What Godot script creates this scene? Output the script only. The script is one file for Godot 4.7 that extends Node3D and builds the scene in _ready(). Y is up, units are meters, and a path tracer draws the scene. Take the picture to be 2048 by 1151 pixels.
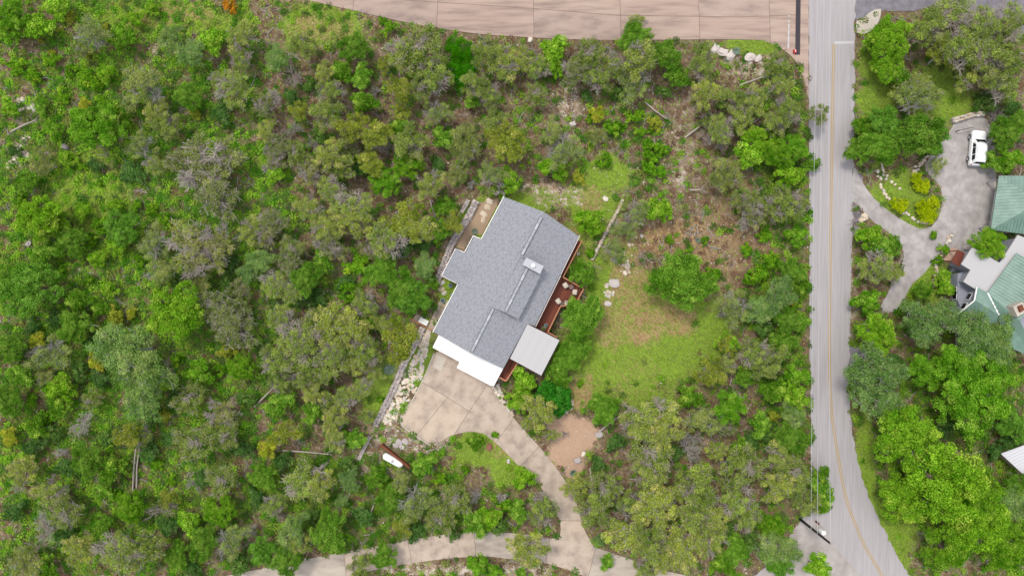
extends Node3D
# A house on a wooded plot seen from a drone. y up, metres; photo-map coordinates (2048 x 1151) are turned into metres by P().

const CAM_H := 95.4
const F := 1384.0
const E := 1.35   # light level the photo's surface colours are divided by to get base colours

class MB:
	var v := PackedVector3Array()
	var n := PackedVector3Array()
	var c := PackedColorArray()
	var t := PackedVector2Array()
	var col := Color.WHITE
	func tri(a: Vector3, b: Vector3, d: Vector3, nn: Vector3, ua := Vector2.ZERO, ub := Vector2.ZERO, ud := Vector2.ZERO) -> void:
		if (b - a).cross(d - a).dot(nn) > 0.0:
			v.append_array([a, d, b]); t.append_array([ua, ud, ub])
		else:
			v.append_array([a, b, d]); t.append_array([ua, ub, ud])
		n.append_array([nn, nn, nn]); c.append_array([col, col, col])
	func quad(a: Vector3, b: Vector3, d: Vector3, e: Vector3, toward := Vector3.ZERO) -> void:
		var nn := (b - a).cross(d - a)
		if nn.length() < 1e-9:
			nn = (d - a).cross(e - a)
		nn = nn.normalized()
		if toward != Vector3.ZERO and nn.dot(toward) < 0.0:
			nn = -nn
		tri(a, b, d, nn); tri(a, d, e, nn)
	func box(x: Transform3D, s: Vector3, bev := 0.0) -> void:
		var h := s / 2.0
		var b := minf(bev, minf(h.x, minf(h.y, h.z)) * 0.9)
		var o := x.origin
		for ax in 3:
			for sg in [-1.0, 1.0]:
				var u := (ax + 1) % 3
				var w := (ax + 2) % 3
				var q := []
				for k in [[-1, -1], [1, -1], [1, 1], [-1, 1]]:
					var p := Vector3.ZERO
					p[ax] = sg * h[ax]; p[u] = k[0] * (h[u] - b); p[w] = k[1] * (h[w] - b)
					q.append(x * p)
				quad(q[0], q[1], q[2], q[3], (q[0] + q[2]) / 2.0 - o)
		if b > 0.0:
			for ax in 3:
				var u := (ax + 1) % 3
				var w := (ax + 2) % 3
				for k in [[-1, -1], [1, -1], [1, 1], [-1, 1]]:
					var p1 := Vector3.ZERO
					var p2 := Vector3.ZERO
					p1[u] = k[0] * h[u]; p1[w] = k[1] * (h[w] - b); p2[u] = k[0] * (h[u] - b); p2[w] = k[1] * h[w]
					var a1 := p1; var a2 := p1; var b1 := p2; var b2 := p2
					a1[ax] = -(h[ax] - b); a2[ax] = h[ax] - b; b1[ax] = -(h[ax] - b); b2[ax] = h[ax] - b
					quad(x * a1, x * a2, x * b2, x * b1, x * ((p1 + p2) / 2.0) - o)
			for sx in [-1.0, 1.0]:
				for sy in [-1.0, 1.0]:
					for sz in [-1.0, 1.0]:
						var a := x * Vector3(sx * h.x, sy * (h.y - b), sz * (h.z - b))
						var bb := x * Vector3(sx * (h.x - b), sy * h.y, sz * (h.z - b))
						var d := x * Vector3(sx * (h.x - b), sy * (h.y - b), sz * h.z)
						var nn := (bb - a).cross(d - a).normalized()
						if nn.dot(a - o) < 0.0:
							nn = -nn
						tri(a, bb, d, nn)
	func bar(a: Vector3, b: Vector3, w: float, h: float, bev := 0.0) -> void:
		var d := b - a
		var z := d.normalized()
		var up := Vector3.UP if absf(z.y) < 0.95 else Vector3.RIGHT
		var xx := up.cross(z).normalized()
		box(Transform3D(Basis(xx, z.cross(xx), z), (a + b) / 2.0), Vector3(w, h, d.length()), bev)
	func tube(pts: Array, rad: Array, k := 6, cap := true) -> void:
		var prev := []
		var first := []
		for i in pts.size():
			var d: Vector3 = (pts[mini(i + 1, pts.size() - 1)] - pts[maxi(i - 1, 0)]).normalized()
			var ref := Vector3.RIGHT if absf(d.x) < 0.8 else Vector3.UP
			var a := d.cross(ref).normalized()
			var b := d.cross(a)
			var ring := []
			var nor := []
			for j in k:
				var an := TAU * j / k
				var o := a * cos(an) + b * sin(an)
				ring.append(pts[i] + o * rad[i]); nor.append(o)
			if i > 0:
				for j in k:
					var j2 := (j + 1) % k
					var pr: Array = prev[0]
					var pn: Array = prev[1]
					smooth4(pr[j], pr[j2], ring[j2], ring[j], pn[j], pn[j2], nor[j2], nor[j])
			else:
				first = ring
			prev = [ring, nor]
			if cap and (i == 0 or i == pts.size() - 1) and rad[i] > 0.004:
				var cn := -d if i == 0 else d
				for j in k:
					tri(pts[i], ring[j], ring[(j + 1) % k], cn)
	func smooth4(a: Vector3, b: Vector3, d: Vector3, e: Vector3, na: Vector3, nb: Vector3, nd: Vector3, ne: Vector3) -> void:
		var g := (b - a).cross(d - a) + (d - a).cross(e - a)
		if g.dot(na + nd) > 0.0:
			v.append_array([a, d, b, a, e, d]); n.append_array([na, nd, nb, na, ne, nd])
		else:
			v.append_array([a, b, d, a, d, e]); n.append_array([na, nb, nd, na, nd, ne])
		for i in 6:
			c.append(col); t.append(Vector2.ZERO)
	func lathe(x: Transform3D, prof: Array, k := 16) -> void:   # prof: [radius, y]
		for i in prof.size() - 1:
			var p: Vector2 = prof[i]
			var q: Vector2 = prof[i + 1]
			var pn := Vector2(q.y - p.y, -(q.x - p.x)).normalized()
			for j in k:
				var a0 := TAU * j / k
				var a1 := TAU * (j + 1) / k
				var d0 := Vector3(cos(a0), 0, sin(a0))
				var d1 := Vector3(cos(a1), 0, sin(a1))
				var n0 := x.basis * (d0 * pn.x + Vector3.UP * pn.y)
				var n1 := x.basis * (d1 * pn.x + Vector3.UP * pn.y)
				smooth4(x * (d0 * p.x + Vector3.UP * p.y), x * (d1 * p.x + Vector3.UP * p.y), x * (d1 * q.x + Vector3.UP * q.y), x * (d0 * q.x + Vector3.UP * q.y), n0, n1, n1, n0)
	func mesh() -> ArrayMesh:
		var arr := []
		arr.resize(Mesh.ARRAY_MAX)
		arr[Mesh.ARRAY_VERTEX] = v; arr[Mesh.ARRAY_NORMAL] = n; arr[Mesh.ARRAY_COLOR] = c; arr[Mesh.ARRAY_TEX_UV] = t
		var m := ArrayMesh.new()
		m.add_surface_from_arrays(Mesh.PRIMITIVE_TRIANGLES, arr)
		return m

var rng := RandomNumberGenerator.new()
var M := {}
var used := {}
var noise := FastNoiseLite.new()
var noise2 := FastNoiseLite.new()

# ---------------------------------------------------------------- helpers
func P(px: float, py: float, h := 0.0) -> Vector3:
	var k := (CAM_H - h) / F
	return Vector3((px - 1024.0) * k, h, (py - 575.5) * k)
func Q(px: float, py: float, h := 0.0) -> Vector2:
	var p := P(px, py, h)
	return Vector2(p.x, p.z)
func poly(a: Array, h := 0.0) -> PackedVector2Array:
	var r := PackedVector2Array()
	for i in range(0, a.size(), 2):
		r.append(Q(a[i], a[i + 1], h))
	return r
func lin(r: float, g: float, b: float) -> Color:     # colour as seen in the photo (0-255) -> linear base colour
	var c := Color(r / 255.0, g / 255.0, b / 255.0).srgb_to_linear()
	return Color(c.r / E, c.g / E, c.b / E)
func numbered(called: String) -> String:
	if not used.has(called):
		used[called] = 0
		return called
	used[called] += 1
	return "%s_%03d" % [called, used[called]]
func tag(o: Node3D, label := "", category := "", group := "", kind := "") -> Node3D:
	if label: o.set_meta("label", label)
	if category: o.set_meta("category", category)
	if group: o.set_meta("group", group)
	if kind: o.set_meta("kind", kind)
	return o
func base(called: String, at := Vector3.ZERO, turn := 0.0) -> Node3D:
	var o := Node3D.new()
	o.name = numbered(called)
	add_child(o)
	o.position = at; o.rotation.y = turn
	return o
func part(called: String, mesh: Mesh, m: Material, parent: Node3D, x := Transform3D()) -> MeshInstance3D:
	var o := MeshInstance3D.new()
	o.name = numbered(called) if parent == self else called
	o.mesh = mesh
	o.material_override = m
	o.transform = x
	parent.add_child(o, true)
	return o
func material(called: String, color: Color, rough := 0.9, tex: Texture2D = null, scale := Vector3.ONE, bump: Texture2D = null, bump_cm := 0.0) -> StandardMaterial3D:
	var m := StandardMaterial3D.new()
	m.resource_name = called
	m.albedo_color = color.linear_to_srgb()
	m.roughness = rough
	m.metallic_specular = 0.35
	if tex:
		m.albedo_texture = tex
		m.uv1_triplanar = true; m.uv1_world_triplanar = true; m.uv1_scale = scale
	if bump:
		m.heightmap_enabled = true; m.heightmap_texture = bump; m.heightmap_scale = bump_cm
		if not tex:
			m.uv1_triplanar = true; m.uv1_world_triplanar = true; m.uv1_scale = scale
	M[called] = m
	return m
func vmat(called: String, rough := 0.9, back := 0.0) -> StandardMaterial3D:
	var m := material(called, Color.WHITE, rough)
	m.vertex_color_use_as_albedo = true
	m.metallic_specular = 0.25
	if back > 0.0:
		m.backlight_enabled = true
		m.backlight = Color(back, back, back * 0.7)
	return m
func noise_tex(seed_: int, freq: float, lo: float, hi: float, octaves := 4, kind := FastNoiseLite.TYPE_SIMPLEX_SMOOTH, size := 512) -> NoiseTexture2D:
	var f := FastNoiseLite.new()
	f.seed = seed_; f.frequency = freq; f.noise_type = kind; f.fractal_octaves = octaves; f.fractal_gain = 0.6
	var t := NoiseTexture2D.new()
	t.width = size; t.height = size; t.seamless = true; t.noise = f; t.normalize = true
	var g := Gradient.new()
	g.set_color(0, Color(lo, lo, lo)); g.set_color(1, Color(hi, hi, hi))
	t.color_ramp = g
	return t
func extrude(pl: PackedVector2Array, y0: float, y1: float) -> ArrayMesh:
	var b := MB.new()
	extrude_in(b, pl, y0, y1)
	return b.mesh()
func extrude_in(b: MB, pl: PackedVector2Array, y0: float, y1: float) -> void:
	var idx := Geometry2D.triangulate_polygon(pl)
	for i in range(0, idx.size(), 3):
		var a := pl[idx[i]]; var d := pl[idx[i + 1]]; var e := pl[idx[i + 2]]
		b.tri(Vector3(a.x, y1, a.y), Vector3(d.x, y1, d.y), Vector3(e.x, y1, e.y), Vector3.UP)
	var area := 0.0
	for i in pl.size():
		area += pl[i].cross(pl[(i + 1) % pl.size()])
	for i in pl.size():
		var p := pl[i]
		var q := pl[(i + 1) % pl.size()]
		var d := (q - p).normalized()
		var nn := Vector3(d.y, 0, -d.x) * signf(area)
		b.quad(Vector3(p.x, y0, p.y), Vector3(q.x, y0, q.y), Vector3(q.x, y1, q.y), Vector3(p.x, y1, p.y), nn)
func roof_slab(pts: Array, thick: float, eave: Vector3, b: MB = null) -> MB:   # pts: Vector3 on one plane
	if b == null:
		b = MB.new()
	var flat := PackedVector2Array()
	for p in pts:
		flat.append(Vector2(p.x, p.z))
	var nn: Vector3 = Vector3.ZERO
	for i in pts.size():
		nn += (pts[i] as Vector3).cross(pts[(i + 1) % pts.size()])
	nn = nn.normalized()
	if nn.y < 0.0:
		nn = -nn
	var e := (eave - nn * eave.dot(nn)).normalized()
	var s := nn.cross(e)
	var idx := Geometry2D.triangulate_polygon(flat)
	for i in range(0, idx.size(), 3):
		var a: Vector3 = pts[idx[i]]; var d: Vector3 = pts[idx[i + 1]]; var f: Vector3 = pts[idx[i + 2]]
		b.tri(a, d, f, nn, Vector2(a.dot(e), a.dot(s)), Vector2(d.dot(e), d.dot(s)), Vector2(f.dot(e), f.dot(s)))
		b.tri(a + Vector3.DOWN * thick, d + Vector3.DOWN * thick, f + Vector3.DOWN * thick, -nn)
	var mid := Vector3.ZERO
	for p in pts:
		mid += p / pts.size()
	for i in pts.size():
		var p: Vector3 = pts[i]
		var q: Vector3 = pts[(i + 1) % pts.size()]
		b.quad(p, q, q + Vector3.DOWN * thick, p + Vector3.DOWN * thick, (p + q) / 2.0 - mid)
	return b
func joints(pl: PackedVector2Array, segs: Array, w := 0.035) -> Array:   # cut a slab along joint lines
	var out: Array = [pl]
	for s in segs:
		var a := Q(s[0], s[1])
		var c := Q(s[2], s[3])
		var d := (c - a).normalized()
		var o := Vector2(-d.y, d.x) * w / 2.0
		var knife := PackedVector2Array([a - o, c - o, c + o, a + o])
		var next := []
		for p in out:
			for r in Geometry2D.clip_polygons(p, knife):
				if not Geometry2D.is_polygon_clockwise(r) or Geometry2D.is_polygon_clockwise(p):
					next.append(r)
		out = next
	return out
func smooth_line(a: Array, step := 1.0) -> PackedVector2Array:   # pixel points -> curve in metres
	var c := Curve2D.new()
	var n := a.size() / 2
	for i in n:
		var p := Q(a[2 * i], a[2 * i + 1])
		var pa := Q(a[2 * maxi(i - 1, 0)], a[2 * maxi(i - 1, 0) + 1])
		var pb := Q(a[2 * mini(i + 1, n - 1)], a[2 * mini(i + 1, n - 1) + 1])
		var tang := (pb - pa) / 6.0
		c.add_point(p, -tang, tang)
	c.bake_interval = step
	return c.get_baked_points()

# ---------------------------------------------------------------- ground grid
const GX0 := -80.0
const GZ0 := -48.0
const GC := 0.25
const GW := 641
const GH := 385
var hard := PackedFloat32Array()     # 1 where paved or built
var calm := PackedFloat32Array()     # smoothed hard
var wood := PackedFloat32Array()     # undergrowth share
var grass := PackedFloat32Array()
var dry := PackedFloat32Array()
var grit := PackedFloat32Array()
var rubble := PackedFloat32Array()
func stamp(arr: PackedFloat32Array, pl: PackedVector2Array, val := 1.0, grow := 0.0) -> PackedFloat32Array:
	var list := [pl]
	if grow != 0.0:
		list = Geometry2D.offset_polygon(pl, grow, Geometry2D.JOIN_ROUND)
	for p in list:
		var lo: Vector2 = p[0]
		var hi: Vector2 = p[0]
		for q in p:
			lo = lo.min(q); hi = hi.max(q)
		for j in range(maxi(0, int((lo.y - GZ0) / GC)), mini(GH, int((hi.y - GZ0) / GC) + 2)):
			for i in range(maxi(0, int((lo.x - GX0) / GC)), mini(GW, int((hi.x - GX0) / GC) + 2)):
				if Geometry2D.is_point_in_polygon(Vector2(GX0 + i * GC, GZ0 + j * GC), p):
					arr[j * GW + i] = val
	return arr
func blob(arr: PackedFloat32Array, px: float, py: float, rx: float, ry: float, val: float) -> PackedFloat32Array:
	var o := Q(px, py)
	var a := rx * CAM_H / F
	var b := ry * CAM_H / F
	for j in range(maxi(0, int((o.y - b * 1.4 - GZ0) / GC)), mini(GH, int((o.y + b * 1.4 - GZ0) / GC) + 2)):
		for i in range(maxi(0, int((o.x - a * 1.4 - GX0) / GC)), mini(GW, int((o.x + a * 1.4 - GX0) / GC) + 2)):
			var x := GX0 + i * GC
			var z := GZ0 + j * GC
			var d := Vector2((x - o.x) / a, (z - o.y) / b).length() + noise.get_noise_2d(x * 3.0, z * 3.0) * 0.5 + noise2.get_noise_2d(x * 9.0, z * 9.0) * 0.18
			var k := j * GW + i
			arr[k] = lerpf(arr[k], val, clampf((1.12 - d) / 0.35, 0.0, 1.0))
	return arr
func blur(src: PackedFloat32Array, r: int) -> PackedFloat32Array:
	var a := src.duplicate()
	var b := src.duplicate()
	for pass_ in 2:
		for j in GH:
			var s := 0.0
			for i in range(-r, GW):
				if i + r < GW: s += a[j * GW + i + r]
				if i - r - 1 >= 0: s -= a[j * GW + i - r - 1]
				if i >= 0: b[j * GW + i] = s / (2 * r + 1)
		for i in GW:
			var s := 0.0
			for j in range(-r, GH):
				if j + r < GH: s += b[(j + r) * GW + i]
				if j - r - 1 >= 0: s -= b[(j - r - 1) * GW + i]
				if j >= 0: a[j * GW + i] = s / (2 * r + 1)
	return a
func cell(x: float, z: float) -> int:
	return clampi(roundi((z - GZ0) / GC), 0, GH - 1) * GW + clampi(roundi((x - GX0) / GC), 0, GW - 1)
func ground_y(x: float, z: float) -> float:
	var k := clampf(1.0 - calm[cell(x, z)] * 2.2, 0.0, 1.0)
	return (noise.get_noise_2d(x, z) * 0.55 + noise2.get_noise_2d(x * 2.0, z * 2.0) * 0.12) * k - 0.02

# ---------------------------------------------------------------- scene
func _ready() -> void:
	# camera
	var cam := Camera3D.new()
	cam.name = "camera"
	cam.fov = rad_to_deg(2.0 * atan(575.5 / F))
	cam.near = 0.5; cam.far = 4000.0
	cam.position = Vector3(0, CAM_H, 0)
	cam.rotation_degrees = Vector3(-90, 0, 0)
	add_child(cam)
	cam.current = true
	# sky and exposure: a bright high overcast
	var env := Environment.new()
	var sky := Sky.new()
	var sm := ProceduralSkyMaterial.new()
	sm.sky_top_color = Color(0.93, 0.94, 0.97)
	sm.sky_horizon_color = Color(0.555, 0.56, 0.57)
	sm.sky_curve = 0.6
	sm.ground_horizon_color = Color(0.50, 0.50, 0.48)
	sm.ground_bottom_color = Color(0.35, 0.36, 0.30)
	sm.sky_energy_multiplier = 1.0
	sky.sky_material = sm
	env.background_mode = Environment.BG_SKY
	env.sky = sky
	env.background_energy_multiplier = 0.88
	env.tonemap_mode = Environment.TONE_MAPPER_LINEAR
	env.tonemap_exposure = 2.05
	env.sdfgi_enabled = true; env.ssao_enabled = true; env.ssil_enabled = true
	var we := WorldEnvironment.new()
	we.name = "environment"
	we.environment = env
	add_child(we)
	# sun behind thin cloud
	var sun := DirectionalLight3D.new()
	sun.name = "sun"
	sun.light_energy = 0.4
	sun.light_angular_distance = 14.0
	sun.light_color = Color(1.0, 0.97, 0.92)
	sun.shadow_enabled = true
	sun.rotation_degrees = Vector3(-62, -140, 0)
	add_child(sun)

	rng.seed = 7
	noise.seed = 3; noise.frequency = 0.06; noise.fractal_octaves = 3
	noise2.seed = 11; noise2.frequency = 0.25; noise2.fractal_octaves = 3
	make_materials()
	lay_out_ground()
	build_roads()
	build_ground()
	build_house()
	build_deck()
	build_neighbours()
	build_stonework()
	build_street_things()
	build_car()
	build_trees()
	build_undergrowth()
# ---------------------------------------------------------------- materials
var stones := []
func make_materials() -> void:
	vmat("leaf", 0.75, 0.35)
	M.leaf.metallic_specular = 0.0
	vmat("blade", 0.8)
	M.blade.metallic_specular = 0.0
	vmat("agave", 0.6, 0.1)
	vmat("bark", 0.95)
	vmat("stone", 0.95)
	var fine := noise_tex(5, 0.04, 0.80, 1.0, 5)
	var patchy := noise_tex(8, 0.012, 0.78, 1.0, 5)
	var streak := noise_tex(9, 0.02, 0.90, 1.0, 4)
	var grainy := noise_tex(12, 0.12, 0.72, 1.0, 3)
	var stained := noise_tex(21, 0.01, 0.7, 1.0, 6)
	var ramp := Gradient.new()
	ramp.offsets = PackedFloat32Array([0.0, 0.3, 0.55, 1.0])
	ramp.colors = PackedColorArray([Color(0.76, 0.75, 0.75), Color(0.87, 0.86, 0.86), Color(0.95, 0.94, 0.93), Color(1, 1, 1)])
	stained.color_ramp = ramp
	var bump := noise_tex(14, 0.08, 0.0, 1.0, 4)
	var g := vmat("ground", 1.0)
	g.albedo_texture = grainy
	g.uv1_triplanar = true; g.uv1_world_triplanar = true; g.uv1_scale = Vector3.ONE * 0.13
	g.heightmap_enabled = true; g.heightmap_texture = bump; g.heightmap_scale = 6.0
	material("asphalt", lin(184, 179, 181), 0.92, streak, Vector3(0.22, 0.2, 0.012), bump, 0.6)
	material("dark_asphalt", lin(148, 143, 152), 0.92, patchy, Vector3.ONE * 0.12, bump, 0.6)
	material("street_concrete", lin(192, 171, 159), 0.9, stained, Vector3(0.02, 0.2, 0.16), bump, 0.4)
	material("street_concrete_b", lin(190, 168, 157), 0.9, stained, Vector3(0.018, 0.2, 0.19), bump, 0.4)
	material("street_concrete_c", lin(188, 168, 158), 0.9, stained, Vector3(0.03, 0.1, 0.09), bump, 0.4)
	material("drive_concrete", lin(207, 190, 173), 0.9, stained, Vector3.ONE * 0.055, bump, 0.4)
	material("drive_concrete_b", lin(202, 186, 171), 0.9, stained, Vector3.ONE * 0.08, bump, 0.4)
	material("lane_concrete", lin(200, 189, 177), 0.9, stained, Vector3(0.03, 0.1, 0.09), bump, 0.4)
	material("joint", lin(122, 106, 96), 1.0)
	material("pale_concrete", lin(222, 212, 198), 0.9, fine, Vector3.ONE * 0.15)
	material("gravel_drive", lin(196, 189, 187), 0.95, patchy, Vector3.ONE * 0.09, bump, 1.5)
	material("apron_grit", lin(200, 191, 187), 0.95, patchy, Vector3.ONE * 0.05)
	material("shed_metal", lin(214, 214, 220), 0.5)
	material("pink_gravel", lin(232, 196, 174), 0.95, grainy, Vector3.ONE * 0.1, bump, 2.0)
	material("tan_gravel", lin(206, 178, 148), 0.95, grainy, Vector3.ONE * 0.2, bump, 2.0)
	material("yellow_paint", lin(212, 178, 112), 0.8, grainy, Vector3.ONE * 0.2)
	material("white_paint", lin(232, 230, 232), 0.8, grainy, Vector3.ONE * 0.2)
	material("white_roof", Color(0.86, 0.86, 0.86), 0.6)
	material("white_trim", Color(0.82, 0.81, 0.80), 0.6)
	material("grey_roof", lin(192, 190, 192), 0.8)
	material("vent_grey", Color(0.10, 0.10, 0.11), 0.9)
	material("cap_shingle", lin(168, 171, 180), 0.95)
	material("cap_metal", lin(208, 210, 218), 0.5, fine, Vector3.ONE * 0.3)
	material("siding", lin(180, 165, 150), 0.9)
	material("deck_wood", lin(132, 72, 54), 0.7, streak, Vector3(0.4, 0.4, 0.4))
	material("deck_wood_b", lin(118, 62, 48), 0.7, streak, Vector3(0.5, 0.4, 0.4))
	material("deck_wood_c", lin(148, 86, 62), 0.7, streak, Vector3(0.3, 0.4, 0.4))
	material("rail_wood", lin(206, 142, 108), 0.75, streak, Vector3(0.5, 0.5, 0.5))
	material("cushion", lin(214, 204, 188), 0.95)
	material("wicker", lin(128, 108, 104), 0.9)
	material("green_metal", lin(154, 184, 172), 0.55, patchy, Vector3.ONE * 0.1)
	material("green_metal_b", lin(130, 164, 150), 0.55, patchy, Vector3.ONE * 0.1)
	material("blue_wall", lin(178, 182, 198), 0.9, fine, Vector3.ONE * 0.2)
	material("rust_wood", lin(128, 76, 54), 0.85, streak, Vector3.ONE * 0.5)
	material("white_metal", Color(0.80, 0.80, 0.80), 0.4)
	material("car_paint", Color(0.80, 0.81, 0.83), 0.25)
	M.car_paint.clearcoat_enabled = true; M.car_paint.clearcoat = 0.8; M.car_paint.clearcoat_roughness = 0.08
	material("dark_glass", Color(0.012, 0.014, 0.018), 0.08)
	material("black_rubber", Color(0.025, 0.025, 0.027), 0.8)
	material("dark_iron", Color(0.05, 0.042, 0.05), 0.7)
	material("wire", Color(0.45, 0.45, 0.47), 0.5)
	material("pole_wood", Color(0.035, 0.03, 0.03), 0.9)
	material("red_plastic", lin(214, 60, 56), 0.6)
	material("dark_pot", Color(0.04, 0.07, 0.08), 0.5)
	material("pot_rim", Color(0.30, 0.36, 0.36), 0.6)
	material("soil", Color(0.03, 0.025, 0.02), 1.0)
	# asphalt shingles: rows of tabs, each its own grey
	var im := Image.create(512, 512, false, Image.FORMAT_RGB8)
	var hm := Image.create(512, 512, false, Image.FORMAT_RGB8)
	for row in 32:
		var x := rng.randi_range(-20, 0)
		while x < 512:
			var w := rng.randi_range(14, 26)
			var k := rng.randf_range(0.93, 1.0) if rng.randf() > 0.3 else rng.randf_range(0.82, 0.92)
			var c := Color(k, k * 1.0, k * 1.01)
			im.fill_rect(Rect2i(maxi(x, 0), row * 16, w + mini(x, 0), 16), c)
			im.fill_rect(Rect2i(maxi(x, 0), row * 16 + 14, w + mini(x, 0), 2), Color(0.62, 0.62, 0.63))
			var hh := rng.randf_range(0.5, 1.0)
			hm.fill_rect(Rect2i(maxi(x, 0), row * 16, w + mini(x, 0), 14), Color(hh, hh, hh))
			x += w
	for i in 90000:
		var x := rng.randi() % 512
		var y := rng.randi() % 512
		var c := im.get_pixel(x, y)
		var k := rng.randf_range(0.8, 1.2)
		im.set_pixel(x, y, Color(minf(c.r * k, 1.0), minf(c.g * k, 1.0), minf(c.b * k, 1.0)))
	var sh := material("shingle", lin(172, 174, 181), 0.95)
	sh.albedo_texture = ImageTexture.create_from_image(im)
	sh.uv1_scale = Vector3(1.0 / 4.0, 1.0 / 4.0, 1.0)
	sh.heightmap_enabled = true; sh.heightmap_texture = ImageTexture.create_from_image(hm); sh.heightmap_scale = 2.0
	for i in 5:
		stones.append(rock_mesh(i == 0))
func rock_mesh(small: bool) -> ArrayMesh:   # a broken block: a cube's corners pushed about, faces split
	var s := SphereMesh.new()
	s.radius = 1.0; s.height = 2.0
	s.radial_segments = 5 if small else 9
	s.rings = 2 if small else 5
	var arr := s.get_mesh_arrays()
	var vs: PackedVector3Array = arr[Mesh.ARRAY_VERTEX]
	var idx: PackedInt32Array = arr[Mesh.ARRAY_INDEX]
	var f := FastNoiseLite.new()
	f.seed = rng.randi() % 1000; f.frequency = 0.7
	var b := MB.new()
	var q := PackedVector3Array()
	for p in vs:
		var k := maxf(absf(p.x), maxf(absf(p.y), absf(p.z)))
		var r := p.lerp(p / maxf(k, 0.3), 0.6) * (1.0 + f.get_noise_3dv(p * 1.3) * 0.55)
		q.append(r * 0.8)
	for i in range(0, idx.size(), 3):
		var a := q[idx[i]]; var d := q[idx[i + 1]]; var e := q[idx[i + 2]]
		var nn := (d - a).cross(e - a)
		if nn.length() < 1e-6: continue
		nn = nn.normalized()
		if nn.dot(a + d + e) < 0.0: nn = -nn
		b.tri(a, d, e, nn)
	return b.mesh()

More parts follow.
